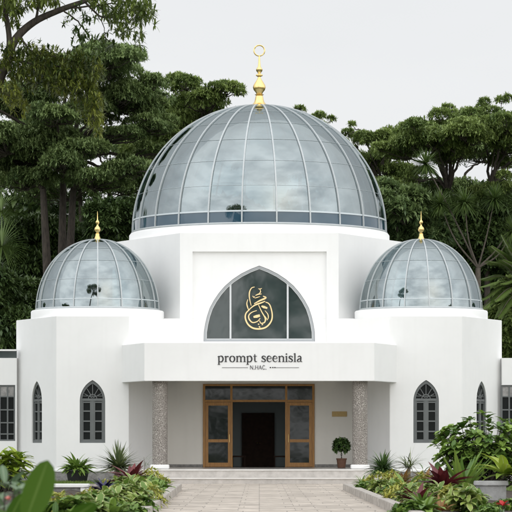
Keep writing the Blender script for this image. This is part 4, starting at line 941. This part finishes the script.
rain_tree(134, 90, [(80, 190, 0), (110, 185, 0)], [(30, 120, 40, 14), (90, 140, 40, 12), (140, 150, 40, 12), (10, 170, 40, 14), (70, 190, 50, 12), (130, 185, 40, 16), (160, 110, 30, 10)], LM['rain2'], 'farther rain tree glimpsed through the crown of the twin-trunked one', dens=.6, seed=17, tr=.3, padk=.5)
rain_tree(136, 440, [(420, 190, 0), (460, 185, 0)], [(400, 150, 30, 12), (440, 190, 40, 8), (500, 192, 30, 8), (380, 190, 30, 16), (350, 175, 20, 12), (490, 150, 40, 12)], LM['rain2'], 'farther rain tree glimpsed behind the one with fanned branches', dens=.6, seed=18, tr=.3, padk=.5)
bushy(109, 18, [(18, 300, 34, 30), (10, 335, 34, 22), (40, 330, 20, 24), (-5, 290, 25, 30)], 'dense dark evergreen behind the left annex', 21)
bushy(111, 100, [(112, 222, 24, 18), (124, 212, 18, 16), (104, 240, 18, 18), (118, 250, 24, 16)], 'dark evergreen between the left dome and the large dome', 22)
bushy(118, 40, [(22, 240, 34, 22), (50, 262, 30, 22), (14, 268, 34, 26), (84, 236, 18, 20)], 'shadowy evergreen behind the twin trunks on the left', 23)
bushy(111, 398, [(398, 205, 26, 18), (408, 228, 26, 18), (390, 190, 16, 14), (430, 232, 22, 16)], 'dark evergreen between the right dome and the large dome', 24, 'rain2', tm=.3)
bushy(119, 450, [(450, 225, 40, 24), (480, 240, 34, 26), (430, 200, 26, 18), (505, 215, 26, 26), (500, 255, 34, 26)], 'shadowy evergreen behind the multi-stemmed pandanus', 25)
bushy(108, 512, [(508, 325, 20, 26), (500, 345, 18, 16), (522, 300, 24, 30)], 'bright-leaved evergreen behind the right annex', 26, 'rain', leaf=(.26, .12), tm=.5)
# far dark woodland closing the gaps
L_ = Leaves(); cr = np.random.default_rng(31)
for i in range(190):
    D = cr.uniform(140, 165); px = cr.uniform(-120, 640); zt_ = cr.uniform(3, 14.5 if (px < 230 or px > 300) else 8); c = np.array((PX(px, D), D+CY, zt_)); ns = 150
    d = sphere_dirs(ns, -.6, 1); sprays(L_, c+d*np.array((2.6, 2.0, 1.8)), d+np.array((0, 0, .3)), 6, .75, .30, 1.2, .7, None, 'oval', 2, 0)
props(L_.build('woodland', LM['under'], smooth=False), 'far dark mass of woodland closing the view behind the trees', 'woodland', kind='stuff')

# --- near tree whose limb and leaves hang in at the top left
D = 82.0; e = empty('overhanging_tree', (PX(-42, D), D+CY, 0), 'near tree leaning in at the top left with drooping olive and green leaf sprays', 'tree')
tm = MB(); Q = lambda a, b, dy=0: P(a, b, D)+np.array((0, dy, 0))
limb(tm, [(PX(-42, D), D+CY, -.1), Q(-38, 300), Q(-25, 180), Q(-8, 100), Q(6, 62)], .34, .16, 12)
limb(tm, [Q(6, 64), Q(15, 40), Q(34, 22), Q(60, 10), Q(85, 1), Q(112, -9)], .155, .05, 10)
limb(tm, [Q(9, 54), Q(9, 35), Q(5, 10), Q(2, -15)], .10, .07, 8)
for pts, r0 in (([(8, 60), (24, 62), (42, 67), (62, 66)], .035), ([(62, 9), (78, 22), (88, 36), (92, 44)], .03), ([(85, 2), (100, 16), (118, 18), (134, 20)], .035), ([(36, 21), (38, 8), (36, -6)], .05),
                ([(62, 66), (78, 78), (88, 100), (94, 122)], .03), ([(70, 8), (88, 6), (112, 4), (140, 6)], .035), ([(20, 36), (30, 50), (50, 56), (75, 62)], .04), ([(6, 66), (20, 78), (38, 84)], .03), ([(96, 12), (104, 28), (106, 44)], .018), ([(2, 76), (-4, 88), (10, 96)], .04)):
    limb(tm, [Q(*p) for p in pts], r0, r0*.35, 6, 5, .01)
tm.build('trunk', M['bark'], e, smooth=True)
def tufts(L_, items, leaf, wd, dens, tmean, droop, nleaf=7, dyr=1.2):
    k = D/F
    for (cx, cy, rx, ry) in items:
        n = max(4, int(dens*rx*ry/10)); a = rng.uniform(0, 6.28, n); q_ = rng.random(n)**.5
        c = np.stack((PX(cx, D)+rx*k*q_*np.cos(a), D+CY+rng.uniform(-dyr, dyr, n), PZ(cy, D)+ry*k*q_*np.sin(a)), 1)
        sprays(L_, c, np.stack((rng.normal(0, .6, n), rng.normal(0, .6, n), rng.uniform(-.4, .8, n)), 1), nleaf, leaf, wd, 1.15, droop, np.clip(rng.normal(tmean, .2, n), 0, 1), 'lance', 3, .15)
L_ = Leaves()
tufts(L_, [(8, 8, 16, 9), (28, 3, 22, 6), (50, 0, 14, 6), (10, 20, 8, 5), (-45, -30, 50, 26), (-62, 30, 40, 30), (30, -42, 50, 24), (90, -28, 40, 12)], .28, .075, 3.2, .75, 1.0)
tufts(L_, [(103, 6, 12, 7), (126, 10, 15, 11), (143, 10, 11, 12), (123, 30, 9, 8), (137, 34, 5, 6), (150, 16, 5, 7), (112, 18, 9, 7)], .27, .07, 3.4, .45, .7)
tufts(L_, [(70, 25, 6, 5), (84, 36, 7, 7), (104, 42, 10, 8), (92, 20, 8, 5), (80, 44, 9, 5), (98, 52, 7, 4), (76, 8, 10, 4)], .22, .065, 2.2, .1, .7)
L_.build('crown', LM['digit'], e, smooth=False)
L_ = Leaves()
tufts(L_, [(28, 52, 26, 7), (60, 62, 28, 10), (84, 72, 20, 14), (88, 100, 14, 18), (68, 84, 22, 12), (40, 78, 28, 10), (18, 66, 20, 10)], .21, .055, 5.6, .35, .7)
tufts(L_, [(95, 122, 8, 12), (98, 104, 7, 12), (18, 104, 10, 10), (70, 92, 12, 8), (10, 92, 12, 8)], .22, .058, 4.4, .75, .8)
L_.build('lower_crown', LM['olive'], e, smooth=False)

# --- palms
def fan_leaf(L_, hub, normal, rad, n=44, span=320, droop=.5, tint=.5):
    normal = unit(np.array(normal, float)); a = np.cross(normal, (0, 0, 1.)); a = unit(a) if np.linalg.norm(a) > .1 else np.array((1., 0, 0)); b = np.cross(a, normal)
    th = np.radians(np.linspace(-span/2, span/2, n)); d = a[None]*np.sin(th)[:, None]+b[None]*(-np.cos(th))[:, None]*-1
    L_.add(np.tile(hub, (n, 1)), d+normal*.12, rad*(.75+.25*np.cos(th/2))*rng.uniform(.92, 1.05, n), rad*.055, droop, 5, .35, np.clip(tint+rng.normal(0, .08, n), 0, 1), 'lance')
D = 107.0; hub = P(-14, 236, D); e = empty('fan_palm', (hub[0], hub[1], 0), 'tall fan palm with round drooping leaves at the left edge behind the annex', 'palm')
tm = MB(); limb(tm, [(hub[0], hub[1], -.1), (hub[0]-.1, hub[1], 5), tuple(hub)], .2, .14, 10); 
L_ = Leaves()
for (px, py, dy, nx, rad, t) in ((2, 212, -.4, .35, 1.05, .75), (4, 248, -.9, .45, 1.35, .6), (-4, 275, -.5, .3, 1.1, .35), (-22, 195, .2, -.3, 1.2, .5), (-34, 240, 0, -.8, 1.3, .5), (-25, 275, -.3, -.3, 1.2, .4), (-14, 190, .9, 0, 1.1, .4), (-6, 228, .8, .6, 1.2, .2)):
    h = P(px, py, D); h[1] += dy; limb(tm, [hub, (hub+h)/2+np.array((0, 0, .25)), h], .03, .018, 6); fan_leaf(L_, h, (nx, -1, .35), rad, 52, 330, .55, t)
L_.build('frond', LM['fan'], e); tm.build('trunk', M['palebark'], e, smooth=True)

def feather(L_, tm, a, b, sag, n=46, ll=.5, t=.5):
    a, b = np.array(a, float), np.array(b, float); m_ = (a+b)/2+np.array((0, 0, sag)); pts = limb(tm, [a, m_, b], .03, .008, 5, 10)
    pts = np.array(pts); s = np.linspace(0.12, 1, n)*(len(pts)-1); i0 = np.clip(s.astype(int), 0, len(pts)-2); fr_ = (s-i0)[:, None]; p = pts[i0]*(1-fr_)+pts[i0+1]*fr_; tg = unit(pts[i0+1]-pts[i0])
    sd_ = unit(np.cross(tg, (0, 0.05, 1.))); ln = ll*np.sin(np.pi*np.linspace(.15, .95, n))**.5
    for sg in (-1, 1): L_.add(p, sd_*sg*.9+tg*.55+np.array((0, 0, .12)), ln, .024, .8, 4, .3, np.clip(t+.2+rng.normal(0, .1, n), 0, 1), 'lance')
D = 105.0; hub = P(528, 300, D); e = empty('feather_palm', (hub[0], hub[1], 0), 'feather palm arching in at the right edge beside the right dome', 'palm')
tm = MB(); limb(tm, [(hub[0], hub[1], -.1), (hub[0], hub[1], 3), tuple(hub)], .16, .12, 10); L_ = Leaves()
for (px, py, dy, sag, t) in ((482, 300, -.6, .55, .7), (488, 262, -.4, .5, .6), (502, 236, 0, .3, .6), (496, 318, -.8, .5, .7), (520, 225, .5, .2, .5), (548, 232, 0, .3, .5), (570, 280, 0, .5, .5), (560, 320, -.4, .5, .5), (484, 278, .6, .5, .4), (479, 288, -.8, .45, .6), (490, 248, -.7, .4, .7), (500, 262, -1.0, .4, .6), (478, 312, -.9, .5, .6), (510, 240, -.9, .35, .6), (492, 302, -1.1, .5, .75), (506, 250, -.8, .4, .75), (498, 285, -.9, .4, .8)):
    h = P(px, py, D); h[1] += dy; feather(L_, tm, hub, h, sag, 90, .62, t)
L_.build('frond', LM['fan'], e); tm.build('trunk', M['palebark'], e, smooth=True)

D = 110.0; fkp = P(478, 268, D); e = empty('pandanus', (fkp[0], fkp[1], 0), 'multi-stemmed pandanus with spiky round leaf heads beside the right dome', 'tree')
tm = MB(); limb(tm, [(fkp[0], fkp[1], -.1), tuple(fkp-np.array((0, 0, 2))), tuple(fkp)], .16, .11, 8); L_ = Leaves()
for (px, py, rad, dy, t, via) in ((464, 204, .92, -.6, .6, (468, 240)), (440, 205, .80, -.2, .65, (455, 240)), (494, 200, .85, -.2, .45, (486, 238)), (512, 232, .85, -.3, .6, (498, 255)), (520, 205, .9, .2, .4, (500, 245)), (425, 165, .85, -.4, .6, (452, 215))):
    h = P(px, py, D); h[1] += dy; v_ = P(via[0], via[1], D); v_[1] += dy*.5; limb(tm, [fkp, v_, h], .042, .02, 6)
    n = 280; d = sphere_dirs(n, -.8, 1); L_.add(np.tile(h, (n, 1)), d, rng.uniform(.7, 1.1, n)*rad, .042, .5, 4, .25, np.clip(t*.8+rng.normal(0, .2, n), 0, 1), 'lance')
L_.build('leaf_head', LM['fan'], e); tm.build('trunk', mat('dull_bark', (.12, .10, .08), .9, col2=(.06, .05, .04), nscale=6), e, smooth=True)

L_ = Leaves()  # tree line added out of view so the glass mirrors something dark
for i in range(150):
    x = cr.uniform(-75, 75); c = np.array((x, cr.uniform(-190, -165), cr.uniform(1.5, 17+2.5*math.sin(x*.31)+1.5*math.sin(x*.83)))); ns = 110
    d = sphere_dirs(ns, -.6, 1); sprays(L_, c+d*np.array((2.6, 2.0, 1.8)), d+np.array((0, 0, .3)), 6, .75, .30, 1.2, .7, None, 'oval', 2, 0)
props(L_.build('woodland', LM['rain2'], smooth=False), 'unseen tree line added behind the viewer to be mirrored in the glass', 'woodland', kind='stuff')

# garden trees on the approach side: what the glass domes mirror
def copy_tree(src, x, y, rz, sc_, label):
    r = src.copy(); COL.objects.link(r); r.location = (x, y, 0); r.rotation_euler = (0, 0, rz); r.scale = (sc_, sc_, sc_); r['label'] = label; r['group'] = 'garden trees mirrored in the domes'
    for ch in src.children:
        c = ch.copy(); COL.objects.link(c); c.parent = r
for i, (x, y, rz, sc_, w_) in enumerate(((-19, -6, 1.0, .52, 'left flank of the large dome'), (-31, 14, 2.2, .6, 'left rim of the large dome'), (19.5, -8, 4.0, .50, 'right flank of the large dome'), (31, 12, 5.1, .6, 'right rim of the large dome'))):
    copy_tree(T3, x, y, rz, sc_, 'garden tree seen mirrored in the %s' % w_)
